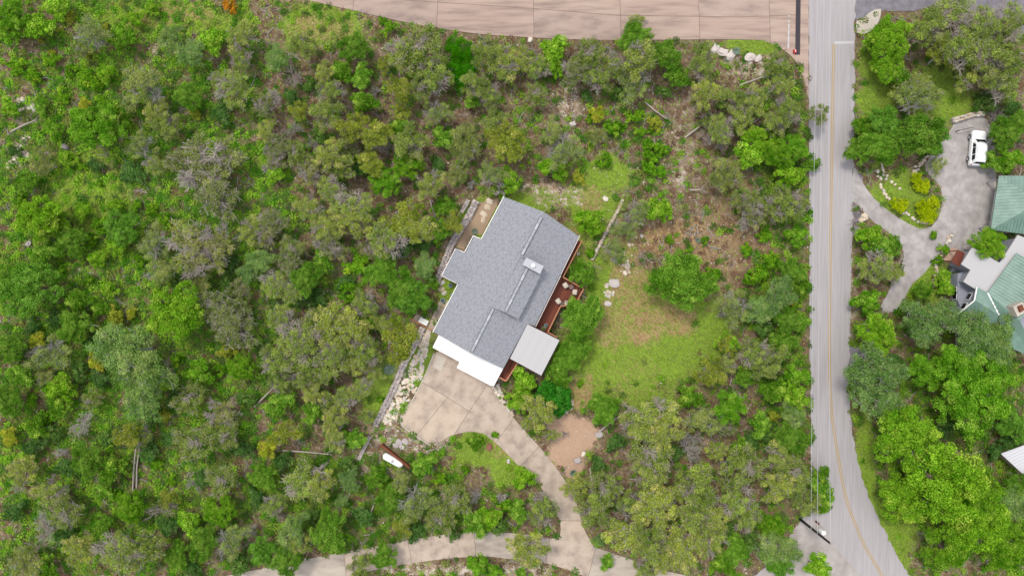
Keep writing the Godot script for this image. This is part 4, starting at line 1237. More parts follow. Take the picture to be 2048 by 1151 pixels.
func oval(z: float, w: float, y0: float, y1: float, tuck := 0.0) -> Array:   # rounded box section
	var r := []
	for i in 16:
		var a := TAU * (i + 0.5) / 16.0
		var x := signf(cos(a)) * pow(absf(cos(a)), 0.35)
		var y := signf(sin(a)) * pow(absf(sin(a)), 0.35)
		r.append(Vector3(x * w * (1.0 - tuck * (y * 0.5 + 0.5)), lerpf(y0, y1, y * 0.5 + 0.5), z))
	return r
func build_car() -> void:
	var o := base("parked_car", P(1948, 298) + Vector3.UP * 0.03, -0.09)
	tag(o, "white sport utility car parked on the grey gravel drive", "car")
	# front towards -z
	part("body", loft([oval(-2.42, 0.70, 0.45, 0.78), oval(-2.32, 0.86, 0.34, 0.92), oval(-2.0, 0.95, 0.32, 1.04), oval(-1.1, 0.98, 0.32, 1.12), oval(-0.3, 0.98, 0.32, 1.14), oval(1.2, 0.98, 0.32, 1.14), oval(2.1, 0.96, 0.32, 1.12), oval(2.36, 0.92, 0.36, 1.05), oval(2.42, 0.84, 0.45, 0.95)]).mesh(), M.car_paint, o)
	part("cabin", loft([oval(-1.15, 0.80, 1.02, 1.12), oval(-0.55, 0.84, 1.02, 1.68, 0.14), oval(-0.2, 0.86, 1.02, 1.80, 0.16), oval(0.8, 0.87, 1.02, 1.84, 0.16), oval(1.8, 0.86, 1.02, 1.80, 0.16), oval(2.05, 0.84, 1.02, 1.70, 0.15), oval(2.28, 0.80, 1.02, 1.12)]).mesh(), M.car_paint, o)
	var m := MB.new()
	m.quad(Vector3(-0.68, 1.20, -1.08), Vector3(0.68, 1.20, -1.08), Vector3(0.60, 1.70, -0.52), Vector3(-0.60, 1.70, -0.52), Vector3(0, 1, -1))
	part("windscreen", m.mesh(), M.dark_glass, o)
	m = MB.new()
	m.quad(Vector3(-0.64, 1.24, 2.26), Vector3(0.64, 1.24, 2.26), Vector3(0.58, 1.66, 2.10), Vector3(-0.58, 1.66, 2.10), Vector3(0, 0.4, 1))
	part("rear_window", m.mesh(), M.dark_glass, o)
	for s in [-1.0, 1.0]:
		for w in [[-0.62, 0.05, -0.25, 0.05], [0.14, 1.0, 0.14, 1.0], [1.12, 1.85, 1.12, 1.7]]:
			m = MB.new()
			m.quad(Vector3(s * 0.905, 1.17, w[0]), Vector3(s * 0.905, 1.17, w[1]), Vector3(s * 0.795, 1.64, w[3]), Vector3(s * 0.795, 1.64, w[2]), Vector3(s, 0.3, 0))
			part("side_window", m.mesh(), M.dark_glass, o)
		for z in [-1.5, 1.5]:
			m = MB.new()
			m.lathe(Transform3D(Basis(Vector3(0, 1, 0), Vector3(s, 0, 0), Vector3(0, 0, 1)), Vector3(s * 0.78, 0.37, z)), [Vector2(0.0, 0.0), Vector2(0.37, 0.0), Vector2(0.385, 0.05), Vector2(0.385, 0.18), Vector2(0.34, 0.225), Vector2(0.24, 0.22)], 20)
			var wh := part("wheel", m.mesh(), M.black_rubber, o)
			m = MB.new()
			m.lathe(Transform3D(Basis(Vector3(0, 1, 0), Vector3(s, 0, 0), Vector3(0, 0, 1)), Vector3(s * 0.78, 0.37, z)), [Vector2(0.25, 0.21), Vector2(0.1, 0.19), Vector2(0.0, 0.22)], 14)
			part("rim", m.mesh(), M.cap_metal, wh)
		m = MB.new()
		m.box(Transform3D(Basis(), Vector3(s * 1.04, 1.16, -0.75)), Vector3(0.18, 0.14, 0.12), 0.03)
		part("mirror", m.mesh(), M.car_paint, o)
		m = MB.new()
		m.box(Transform3D(Basis(), Vector3(s * 0.70, 0.80, -2.33)), Vector3(0.34, 0.16, 0.14), 0.03)
		part("headlight", m.mesh(), M.cap_metal, o)
		m = MB.new()
		m.box(Transform3D(Basis(), Vector3(s * 0.80, 0.95, 2.36)), Vector3(0.16, 0.34, 0.1), 0.02)
		part("tail_light", m.mesh(), M.red_plastic, o)
		m = MB.new()
		m.bar(Vector3(s * 0.66, 1.85, -0.1), Vector3(s * 0.66, 1.85, 1.7), 0.05, 0.05, 0.01)
		part("roof_rail", m.mesh(), M.cap_metal, o)
	m = MB.new()
	m.box(Transform3D(Basis(), Vector3(0, 0.52, 2.44)), Vector3(1.7, 0.2, 0.12), 0.03)
	part("rear_bumper", m.mesh(), M.cap_metal, o)
	# low black chain post barrier at the drive head
	o = base("gate_bar", P(1912, 263))
	tag(o, "dark iron swing bar beside the parked white car", "gate")
	m = MB.new()
	m.bar(Vector3(0, 0.8, 0), P(1940, 257) - o.position + Vector3.UP * 0.8, 0.07, 0.07)
	part("bar", m.mesh(), M.dark_iron, o)
	m = MB.new()
	m.bar(Vector3(0, -0.1, 0), Vector3(0, 1.0, 0), 0.1, 0.1)
	part("post", m.mesh(), M.dark_iron, o)
# ---------------------------------------------------------------- trees
func rdir() -> Vector3:
	var y := rng.randf_range(-1.0, 1.0)
	var a := rng.randf() * TAU
	var r := sqrt(1.0 - y * y)
	return Vector3(cos(a) * r, y, sin(a) * r)

var lv := PackedVector3Array()
var ln := PackedVector3Array()
var lc := PackedColorArray()
var li := PackedInt32Array()
func leaf(p: Vector3, nn: Vector3, size: float, col: Color, slim := 0.55) -> void:
	var a := nn.cross(rdir()).normalized()
	var b := nn.cross(a)
	var k := lv.size()
	var up := nn * size * 0.12
	var x := a * size * 0.5
	var y := b * size * 0.5 * slim
	lv.append(p - x); lv.append(p + y + up); lv.append(p + x); lv.append(p - y + up)
	ln.append(nn); ln.append(nn); ln.append(nn); ln.append(nn)
	lc.append(col); lc.append(col); lc.append(col); lc.append(col)
	# front faces run clockwise
	li.append(k); li.append(k + 1); li.append(k + 2); li.append(k); li.append(k + 2); li.append(k + 3)
func leaf_mesh() -> ArrayMesh:
	var arr := []
	arr.resize(Mesh.ARRAY_MAX)
	arr[Mesh.ARRAY_VERTEX] = lv; arr[Mesh.ARRAY_NORMAL] = ln; arr[Mesh.ARRAY_COLOR] = lc; arr[Mesh.ARRAY_INDEX] = li
	var m := ArrayMesh.new()
	m.add_surface_from_arrays(Mesh.PRIMITIVE_TRIANGLES, arr)
	lv = PackedVector3Array(); ln = PackedVector3Array(); lc = PackedColorArray(); li = PackedInt32Array()
	return m
func mixc(a: Color, b: Color, t: float, k: float) -> Color:
	var c := a.lerp(b, clampf(t, 0.0, 1.0))
	return Color(c.r * k, c.g * k, c.b * k)

# One kind of tree: R crown radius, H height, lo crown underside, lobes, puffs per lobe, puff radius, leaves per puff, leaf size, three leaf colours, twigs
func make_tree(d: Dictionary) -> Dictionary:
	var R: float = d.R
	var H: float = d.H
	var lo: float = d.lo
	var bark := MB.new()
	bark.col = d.bark
	var lean: Vector3 = Vector3(rng.randf_range(-0.12, 0.12), 0, rng.randf_range(-0.12, 0.12)) * H * d.get("lean", 1.0)
	var fork := Vector3(lean.x * 0.5, H * d.get("fork", 0.35), lean.z * 0.5)
	var tr: float = d.get("trunk", R * 0.05)
	bark.tube([Vector3(0, -0.3, 0), Vector3(lean.x * 0.15, H * 0.1, lean.z * 0.15), fork], [tr * 1.35, tr, tr * 0.75], 7)
	var lobes: Array = []
	var nl: int = d.lobes
	var turn := rng.randf() * TAU
	for i in nl:
		var f := float(i) / nl
		var rad := R * (sqrt(f) * 0.72 + rng.randf_range(-0.06, 0.08)) if i > 0 else R * 0.1
		var an := turn + i * 2.39996 + rng.randf_range(-0.35, 0.35)
		var lr: float = R * d.get("lobe_r", 0.42) * rng.randf_range(0.72, 1.22)
		var top: float = lo + (H - lo) * sqrt(maxf(0.0, 1.0 - pow(rad / R, 2.0) * d.get("flat", 0.75)))
		var y: float = top - lr * 0.75 - rng.randf_range(0.0, 0.34) * (H - lo)
		lobes.append([Vector3(cos(an) * rad + lean.x, maxf(y, lo), sin(an) * rad + lean.z), lr])
	var ca: Color = d.c0
	var cb: Color = d.c1
	var cc: Color = d.get("c2", d.c1)
	for L in lobes:
		var c: Vector3 = L[0]
		var lr: float = L[1]
		var mid := fork.lerp(c, 0.5) + Vector3(rng.randf_range(-0.1, 0.1), rng.randf_range(-0.08, 0.12), rng.randf_range(-0.1, 0.1)) * R
		var cr := tr * 0.5
		bark.tube([fork, mid, c], [cr, cr * 0.7, cr * 0.4], 5, false)
		var tone := rng.randf()
		var gone: bool = rng.randf() < d.get("dead_lobe", 0.0)
		for j in int(d.puffs):
			var dir := rdir()
			dir.y = absf(dir.y) * 1.1 - d.get("under", 0.35) * rng.randf()
			dir = dir.normalized()
			var pc: Vector3 = c + dir * lr * rng.randf_range(0.6, 1.0) * Vector3(1.0, d.get("squash", 0.75), 1.0)
			pc.y = maxf(pc.y, lo * 0.7)
			var pr: float = d.puff_r * rng.randf_range(0.65, 1.3)
			if rng.randf() < d.get("branch", 0.7):
				bark.tube([c, c.lerp(pc, 0.55) + rdir() * lr * 0.1, pc + dir * pr * d.get("poke", 0.1)], [cr * 0.45, cr * 0.36, cr * 0.22], 4, false)
			for k in int(d.get("twigs", 0)) * (3 if gone else 1):
				var q := pc + rdir() * pr * 1.2
				q.y += pr * 0.3
				bark.tube([c.lerp(pc, 0.75), q], [cr * 0.36, cr * 0.2], 3, false)
			if gone or rng.randf() < d.get("bare", 0.0):
				continue
			var pt := clampf(tone * 0.45 + rng.randf() * 0.55, 0.0, 1.0)
			var pk := rng.randf_range(0.86, 1.12)
			var odd: bool = rng.randf() < d.get("odd", 0.2)
			for k in int(d.leaves):
				var o := rdir()
				if o.y < -0.25:
					o.y = -o.y
				var rr := pr * pow(rng.randf(), 0.4) * 1.08
				var p := pc + Vector3(o.x * rr, o.y * rr * 0.8, o.z * rr)
				var nn := (o * 0.7 + rdir() * 0.75 + Vector3.UP * 0.45).normalized()
				var col := mixc(ca, cc if odd else cb, pt + rng.randf_range(-0.4, 0.4), pk * rng.randf_range(0.72, 1.28))
				leaf(p, nn, d.leaf * rng.randf_range(0.7, 1.35), col, d.get("slim", 0.55))
	var out := {"R": R, "H": H, "trunk": bark.mesh()}
	if lv.size():
		out["crown"] = leaf_mesh()
	return out

func grow(b: MB, p: Vector3, d: Vector3, len_: float, r: float, depth: int, spread: float, rise: float) -> void:
	var m := p + d * len_ * 0.5 + rdir() * len_ * 0.1
	var e := p + d * len_ + rdir() * len_ * 0.12
	b.tube([p, m, e], [r, r * 0.8, r * 0.55], 4 if depth > 1 else 3, false)
	if depth == 0:
		return
	for i in 4:
		var nd := (d + rdir() * spread + Vector3.UP * rise).normalized()
		grow(b, p.lerp(m, rng.randf()) if i == 0 else m.lerp(e, rng.randf()), nd, len_ * rng.randf_range(0.5, 0.8), maxf(r * 0.55, 0.012), depth - 1, spread, rise)
func make_dead(R: float, H: float, col: Color) -> Dictionary:
	var b := MB.new()
	b.col = col
	var lean := rdir() * Vector3(0.2, 0, 0.2) * H
	var f := Vector3(lean.x, H * 0.3, lean.z)
	b.tube([Vector3(0, -0.3, 0), f * 0.5, f], [0.13, 0.11, 0.08], 6)
	var side := rng.randf() * TAU
	for i in 13:
		var a := side + rng.randf_range(-2.2, 2.2)
		grow(b, f * rng.randf_range(0.6, 1.0), Vector3(cos(a), rng.randf_range(0.2, 1.4), sin(a)).normalized(), R * rng.randf_range(0.3, 0.52), 0.045, 3, 0.75, 0.08)
	return {"R": R, "H": H, "trunk": b.mesh()}
func make_agave(R: float, n: int, col: Color) -> Dictionary:
	var b := MB.new()
	for i in n:
		var a := i * 2.39996
		var up := lerpf(0.25, 1.5, float(i) / n)
		var d := Vector3(cos(a), up, sin(a)).normalized()
		var s := Vector3(-sin(a), 0, cos(a)) * R * 0.09
		b.col = mixc(col, col, 0.0, rng.randf_range(0.8, 1.2))
		var mid := d * R * 0.55
		var tip := d * R + Vector3.DOWN * R * 0.12
		b.quad(-s * 0.6, s * 0.6, mid + s, mid - s, Vector3.UP)
		b.tri(mid - s, mid + s, tip, ((mid + s) - (mid - s)).cross(tip - mid).normalized() * (1.0 if ((mid + s) - (mid - s)).cross(tip - mid).y > 0.0 else -1.0))
	return {"R": R, "H": R, "crown": b.mesh()}

var KIND := {}
func make_kinds() -> void:
	var grey := Color(0.34, 0.32, 0.31)
	var brown := Color(0.17, 0.13, 0.10)
	var ol0 := lin(96, 124, 42); var ol1 := lin(176, 192, 86); var ol2 := lin(204, 204, 116)
	var sets := {
		"J": [6, {"R": 2.4, "H": 4.8, "lo": 1.3, "lobes": 12, "puffs": 8, "puff_r": 0.40, "leaves": 105, "leaf": 0.14, "dead_lobe": 0.10, "c0": ol0, "c1": ol1, "c2": ol2, "bark": Color(0.35, 0.31, 0.28), "lobe_r": 0.31, "twigs": 3, "bare": 0.2, "slim": 0.45, "poke": 1.1, "trunk": 0.15}],
		"K": [4, {"dead_lobe": 0.2, "R": 2.5, "H": 4.4, "lo": 1.3, "lobes": 12, "puffs": 9, "puff_r": 0.40, "leaves": 90, "leaf": 0.15, "c0": lin(96, 116, 54), "c1": lin(158, 168, 88), "c2": lin(184, 186, 110), "bark": Color(0.36, 0.32, 0.29), "lobe_r": 0.34, "twigs": 5, "bare": 0.24, "slim": 0.4, "poke": 1.4, "trunk": 0.17}],
		"Y": [3, {"R": 2.0, "H": 5.0, "lo": 1.8, "lobes": 7, "puffs": 8, "puff_r": 0.46, "leaves": 120, "leaf": 0.17, "c0": lin(100, 122, 34), "c1": lin(168, 176, 66), "c2": lin(192, 190, 84), "bark": grey, "lobe_r": 0.38, "twigs": 2, "bare": 0.08, "slim": 0.45, "poke": 0.7, "trunk": 0.13}],
		"b": [4, {"R": 1.7, "H": 3.0, "lo": 0.6, "lobes": 7, "puffs": 8, "puff_r": 0.38, "leaves": 100, "leaf": 0.19, "c0": lin(74, 134, 22), "c1": lin(152, 202, 60), "c2": lin(182, 214, 84), "bark": brown, "lobe_r": 0.42, "trunk": 0.08}],
		"B": [4, {"R": 4.4, "H": 7.5, "lo": 2.6, "lobes": 15, "puffs": 15, "puff_r": 0.58, "leaves": 125, "leaf": 0.20, "c0": lin(66, 126, 20), "c1": lin(142, 192, 54), "c2": lin(170, 204, 76), "bark": lin(130, 120, 110), "lobe_r": 0.29, "trunk": 0.26, "flat": 0.7}],
		"c": [3, {"R": 1.7, "H": 3.0, "lo": 0.5, "lobes": 7, "puffs": 8, "puff_r": 0.38, "leaves": 105, "leaf": 0.17, "c0": lin(60, 114, 22), "c1": lin(134, 180, 64), "c2": lin(162, 198, 80), "bark": brown, "lobe_r": 0.42, "trunk": 0.08}],
		"C": [4, {"R": 4.4, "H": 7.5, "lo": 2.4, "lobes": 15, "puffs": 16, "puff_r": 0.58, "leaves": 125, "leaf": 0.19, "c0": lin(60, 114, 22), "c1": lin(134, 180, 66), "c2": lin(164, 200, 84), "bark": brown, "lobe_r": 0.29, "trunk": 0.28, "flat": 0.7}],
		"P": [3, {"R": 3.0, "H": 6.0, "lo": 1.8, "lobes": 11, "puffs": 11, "puff_r": 0.52, "leaves": 105, "leaf": 0.17, "c0": lin(92, 134, 58), "c1": lin(156, 190, 106), "c2": lin(180, 200, 122), "bark": grey, "lobe_r": 0.36, "twigs": 1, "bare": 0.06, "slim": 0.4, "poke": 0.4, "trunk": 0.18}],
		"G": [3, {"dead_lobe": 0.08, "R": 2.3, "H": 4.0, "lo": 0.9, "lobes": 9, "puffs": 9, "puff_r": 0.46, "leaves": 90, "leaf": 0.15, "c0": lin(104, 130, 56), "c1": lin(168, 184, 92), "c2": lin(192, 196, 108), "bark": grey, "lobe_r": 0.38, "twigs": 3, "bare": 0.15, "slim": 0.35, "poke": 0.8, "trunk": 0.12}],
		"s": [4, {"R": 1.2, "H": 1.5, "lo": 0.15, "lobes": 6, "puffs": 6, "puff_r": 0.27, "leaves": 60, "leaf": 0.18, "c0": lin(62, 116, 24), "c1": lin(124, 176, 44), "c2": lin(160, 196, 56), "bark": brown, "lobe_r": 0.40, "trunk": 0.05, "fork": 0.15}],
		"q": [3, {"R": 1.5, "H": 2.0, "lo": 0.2, "lobes": 7, "puffs": 7, "puff_r": 0.32, "leaves": 75, "leaf": 0.16, "c0": lin(54, 94, 38), "c1": lin(108, 146, 70), "c2": lin(134, 158, 90), "bark": brown, "lobe_r": 0.40, "trunk": 0.05, "fork": 0.15}],
		"l": [2, {"R": 1.1, "H": 1.9, "lo": 0.3, "lobes": 6, "puffs": 6, "puff_r": 0.28, "leaves": 75, "leaf": 0.15, "c0": lin(126, 146, 40), "c1": lin(184, 190, 66), "c2": lin(206, 194, 80), "bark": brown, "lobe_r": 0.40, "trunk": 0.05, "fork": 0.2}],
		"o": [1, {"R": 1.1, "H": 1.9, "lo": 0.3, "lobes": 6, "puffs": 6, "puff_r": 0.28, "leaves": 55, "leaf": 0.15, "c0": lin(150, 120, 40), "c1": lin(214, 140, 40), "c2": lin(190, 170, 60), "bark": brown, "lobe_r": 0.40, "trunk": 0.05, "fork": 0.2}],
		"V": [2, {"R": 2.3, "H": 3.2, "lo": 0.2, "lobes": 12, "puffs": 12, "puff_r": 0.40, "leaves": 75, "leaf": 0.15, "c0": lin(44, 120, 12), "c1": lin(84, 160, 26), "c2": lin(100, 170, 36), "bark": brown, "lobe_r": 0.34, "trunk": 0.08, "fork": 0.2, "slim": 0.3}],
		"r": [2, {"R": 1.0, "H": 1.5, "lo": 0.1, "lobes": 9, "puffs": 12, "puff_r": 0.17, "leaves": 70, "leaf": 0.09, "c0": lin(128, 164, 12), "c1": lin(190, 212, 36), "c2": lin(200, 220, 50), "bark": brown, "lobe_r": 0.42, "trunk": 0.05, "fork": 0.3, "flat": 0.9}],
		"n": [1, {"R": 2.4, "H": 2.4, "lo": 0.1, "lobes": 16, "puffs": 16, "puff_r": 0.32, "leaves": 85, "leaf": 0.17, "c0": lin(32, 98, 24), "c1": lin(80, 160, 48), "c2": lin(100, 170, 64), "bark": brown, "lobe_r": 0.30, "trunk": 0.07, "fork": 0.2, "flat": 0.85}],
	}
	for k in sets:
		KIND[k] = []
		for i in sets[k][0]:
			var d: Dictionary = sets[k][1].duplicate()
			var w: float = 0.86 + 0.30 * (i + 0.5) / sets[k][0]
			var h := rng.randf_range(-0.08, 0.08)
			for cn in ["c0", "c1", "c2"]:
				if d.has(cn):
					var c: Color = d[cn]
					d[cn] = Color(c.r * w * (1.0 + h), c.g * w, c.b * w * (1.0 - h))
			KIND[k].append(make_tree(d))
	KIND["D"] = []
	for i in 4:
		KIND["D"].append(make_dead(rng.randf_range(2.2, 2.6), 4.0, [Color(0.41, 0.38, 0.35), Color(0.35, 0.32, 0.30), Color(0.38, 0.32, 0.29), Color(0.44, 0.41, 0.39)][i]))
	KIND["A"] = [make_agave(0.8, 40, lin(130, 150, 130)), make_agave(0.7, 34, lin(110, 140, 128))]

var SAY := {
	"J": ["juniper_tree", "tree", "olive green juniper tree", "olive junipers"], "K": ["juniper_tree", "tree", "grey twiggy juniper tree", "thinning grey junipers"],
	"Y": ["juniper_tree", "tree", "yellowish juniper tree", "yellowish junipers"], "b": ["young_tree", "tree", "bright green young tree", "bright young trees"],
	"B": ["oak_tree", "tree", "bright green oak tree", "bright broad oaks"], "c": ["young_tree", "tree", "deep green young tree", "deep green young trees"],
	"C": ["oak_tree", "tree", "deep green oak tree", "deep green oaks"], "P": ["elm_tree", "tree", "pale soft green feathery tree", "pale feathery trees"],
	"G": ["thorn_tree", "tree", "pale olive wispy small tree", "pale wispy trees"], "s": ["shrub", "shrub", "bright green low shrub", "bright low shrubs"],
	"q": ["shrub", "shrub", "dark green low shrub", "dark low shrubs"], "l": ["shrub", "shrub", "yellow leaved shrub", "yellow shrubs"], "o": ["shrub", "shrub", "orange and yellow shrub", ""],
	"V": ["bamboo_thicket", "shrub", "vivid green dense thicket", "vivid green thickets"], "r": ["clipped_bush", "bush", "clipped round yellow green bush", "clipped round bushes"],
	"n": ["clipped_bush", "bush", "large rounded dark green bush", ""], "D": ["dead_tree", "tree", "bare grey dead tree", "dead grey trees"], "A": ["agave", "plant", "blue grey spiky agave", "agaves"],
}
var NEAR := {"J": "olive juniper", "K": "twiggy juniper", "Y": "yellowish juniper", "b": "bright sapling", "B": "bright oak", "c": "deep green sapling", "C": "deep green oak", "P": "feathery tree", "G": "wispy tree", "s": "bright shrub", "q": "dark shrub", "l": "yellow shrub", "o": "orange shrub", "V": "vivid thicket", "r": "clipped bush", "n": "round bush", "D": "dead tree", "A": "agave"}
# landmarks that labels refer to: pixel, reach, words
var MARKS := [
	[1030, 600, 130, "close to the grey shingled house"], [1105, 700, 60, "beside the flat patio roof"], [1140, 590, 45, "against the wooden deck"], [786, 919, 70, "by the white propane tank"],
	[1150, 880, 75, "beside the pink gravel pad"], [900, 850, 80, "beside the wide concrete driveway"], [1100, 980, 85, "along the curving driveway"],
	[1330, 700, 150, "on the edge of the open lawn"], [1200, 470, 70, "by the long low stone wall"], [870, 470, 90, "above the stone walls behind the house"], [790, 740, 75, "above the rock lined swale"],
	[1475, 110, 60, "by the limestone ledge"], [1590, 150, 60, "by the trench drain corner"], [1640, 1050, 70, "around the power pole"], [1765, 60, 75, "by the pale concrete corner apron"],
	[1951, 296, 75, "beside the white car"], [1840, 400, 60, "on the stone edged grass island"], [1950, 560, 110, "next to the green roofed house"], [1790, 510, 80, "between road and gravel drive"],
	[2030, 920, 70, "by the white metal shed roof"], [45, 300, 70, "along the pale rocky gully"], [280, 950, 60, "around the twin bare leaning trunks"],
]
func where_words(px: float, py: float) -> String:
	var best := ""
	var bd := 1.0
	for m in MARKS:
		var d: float = Vector2(px - m[0], py - m[1]).length() / m[2]
		if d < bd:
			bd = d; best = m[3]
	if best:
		return best
	if px > 1700:
		return "in the grove across the asphalt road" if py > 620 else "on the slope across the asphalt road"
	if px > 1525 and py < 1050:
		return "along the asphalt road verge"
	if py > 1040 and px > 520:
		return "along the narrow concrete lane"
	if py < 110 and px > 560:
		return "along the pinkish concrete street"
	if px > 1190 and py > 780:
		return "in the wood between lawn and lane"
	if px > 1190 and py < 460:
		return "on the stony slope above the lawn"
	if px > 600 and px < 1190 and py < 400:
		return "in the wood between house and street"
	if px > 560 and py < 760:
		return "in the wood behind the house"
	if px > 540:
		return "in the wood below the swale"
	if py < 330:
		return "on the brushy slope by the gully"
	if py < 640:
		return "on the brushy slope beside the wood"
	return "in the tangled wood with dead trees"

func build_trees() -> void:
	make_kinds()
	var all := tree_table()
	var rows := []
	for k in all:
		var a: Array = all[k]
		for i in range(0, a.size(), 3):
			rows.append([k, a[i], a[i + 1], a[i + 2]])
	var said := {}
	for i in rows.size():
		var r: Array = rows[i]
		var k: String = r[0]
		var key := k
		if k == "B" and r[3] < 30: key = "b"
		if k == "C" and r[3] < 30: key = "c"
		r.append(key)
		var size_word := ""
		if key in ["b", "c", "s", "q", "l"]:
			size_word = "small " if r[3] < 15 else ("" if r[3] < 24 else "spreading ")
		else:
			size_word = "small " if r[3] < 24 else ("" if r[3] < 38 else ("large " if r[3] < 56 else "huge "))
		var words: String = size_word + SAY[key][2] + " " + where_words(r[1], r[2])
		r.append(words)
		said[words] = said.get(words, 0) + 1
	# look-alikes: say what stands nearest to each
	for round_ in 2:
		for r in rows:
			if said[r[5]] < 2:
				continue
			var found := []
			for q in rows:
				if q != r and q[4] != r[4]:
					found.append([Vector2(q[1] - r[1], q[2] - r[2]).length() - q[3], NEAR[q[4]]])
			found.sort_custom(func(x, y): return x[0] < y[0])
			var first: String = found[0][1]
			var add := " near " + first
			if round_ == 1:
				var k := 1
				while found[k][1] == first:
					k += 1
				add = " and " + found[k][1]
			if (r[5] + add).split(" ").size() <= 16:
				r[5] += add
		said = {}
		for r in rows:
			said[r[5]] = said.get(r[5], 0) + 1
	for r in rows:
		var key: String = r[4]
		var v: Dictionary = KIND[key][rng.randi() % KIND[key].size()]
		var rad: float = r[3] * (1.12 if key in ["J", "K", "G", "P", "Y"] else (0.95 if r[3] > 50 else 1.05)) * CAM_H / F
		var s: float = rad / v.R
		var hc: float = v.H * s * 0.72
		var sy := rng.randf_range(0.92, 1.1)
		if s > 1.35: sy *= rng.randf_range(0.95, 1.4) / s
		hc *= sy
		var at := P(r[1], r[2], hc)
		at.y = ground_y(at.x, at.z)
		var o := base(SAY[key][0], at, rng.randf() * TAU)
		var kx := rng.randf_range(0.86, 1.16) if not key in ["r", "n", "A"] else 1.0
		o.scale = Vector3(s * kx, s * sy, s / kx)
		tag(o, r[5], SAY[key][1], (SAY[key][3] + " " + where_words(r[1], r[2])) if SAY[key][3] else "")
		var low: bool = SAY[key][1] in ["shrub", "bush"]
		if v.has("trunk"):
			part("stem" if low else "trunk", v.trunk, M.bark, o)
		if v.has("crown"):
			part("leaves" if key == "A" else ("foliage" if low else "crown"), v.crown, M.agave if key == "A" else M.leaf, o)

# small plants, grass tufts, twigs and stones too many to count
func scatter(called: String, mesh: Mesh, m: Material, label: String, category: String, count: int, place: Callable) -> void:
	var xs: Array[Transform3D] = []
	var cs: Array[Color] = []
	var tries := 0
	while xs.size() < count and tries < count * 14:
		tries += 1
		var x := rng.randf_range(-76.0, 76.0)
		var z := rng.randf_range(-45.0, 45.0)
		var got: Array = place.call(x, z)
		if got.size():
			xs.append(got[0]); cs.append(got[1])
	var mm := MultiMesh.new()
	mm.transform_format = MultiMesh.TRANSFORM_3D
	mm.use_colors = true
	mm.mesh = mesh
	mm.instance_count = xs.size()
	for i in xs.size():
		mm.set_instance_transform(i, xs[i]); mm.set_instance_color(i, cs[i])
	var o := MultiMeshInstance3D.new()
	o.name = numbered(called)
	o.multimesh = mm
	o.material_override = m
	add_child(o, true)
	tag(o, label, category, "", "stuff")
func spot(x: float, z: float, s: float, sy := 1.0, dy := 0.0) -> Transform3D:
	var b := Basis(Vector3.UP, rng.randf() * TAU).scaled(Vector3(s, s * sy, s))
	return Transform3D(b, Vector3(x, ground_y(x, z) + dy, z))
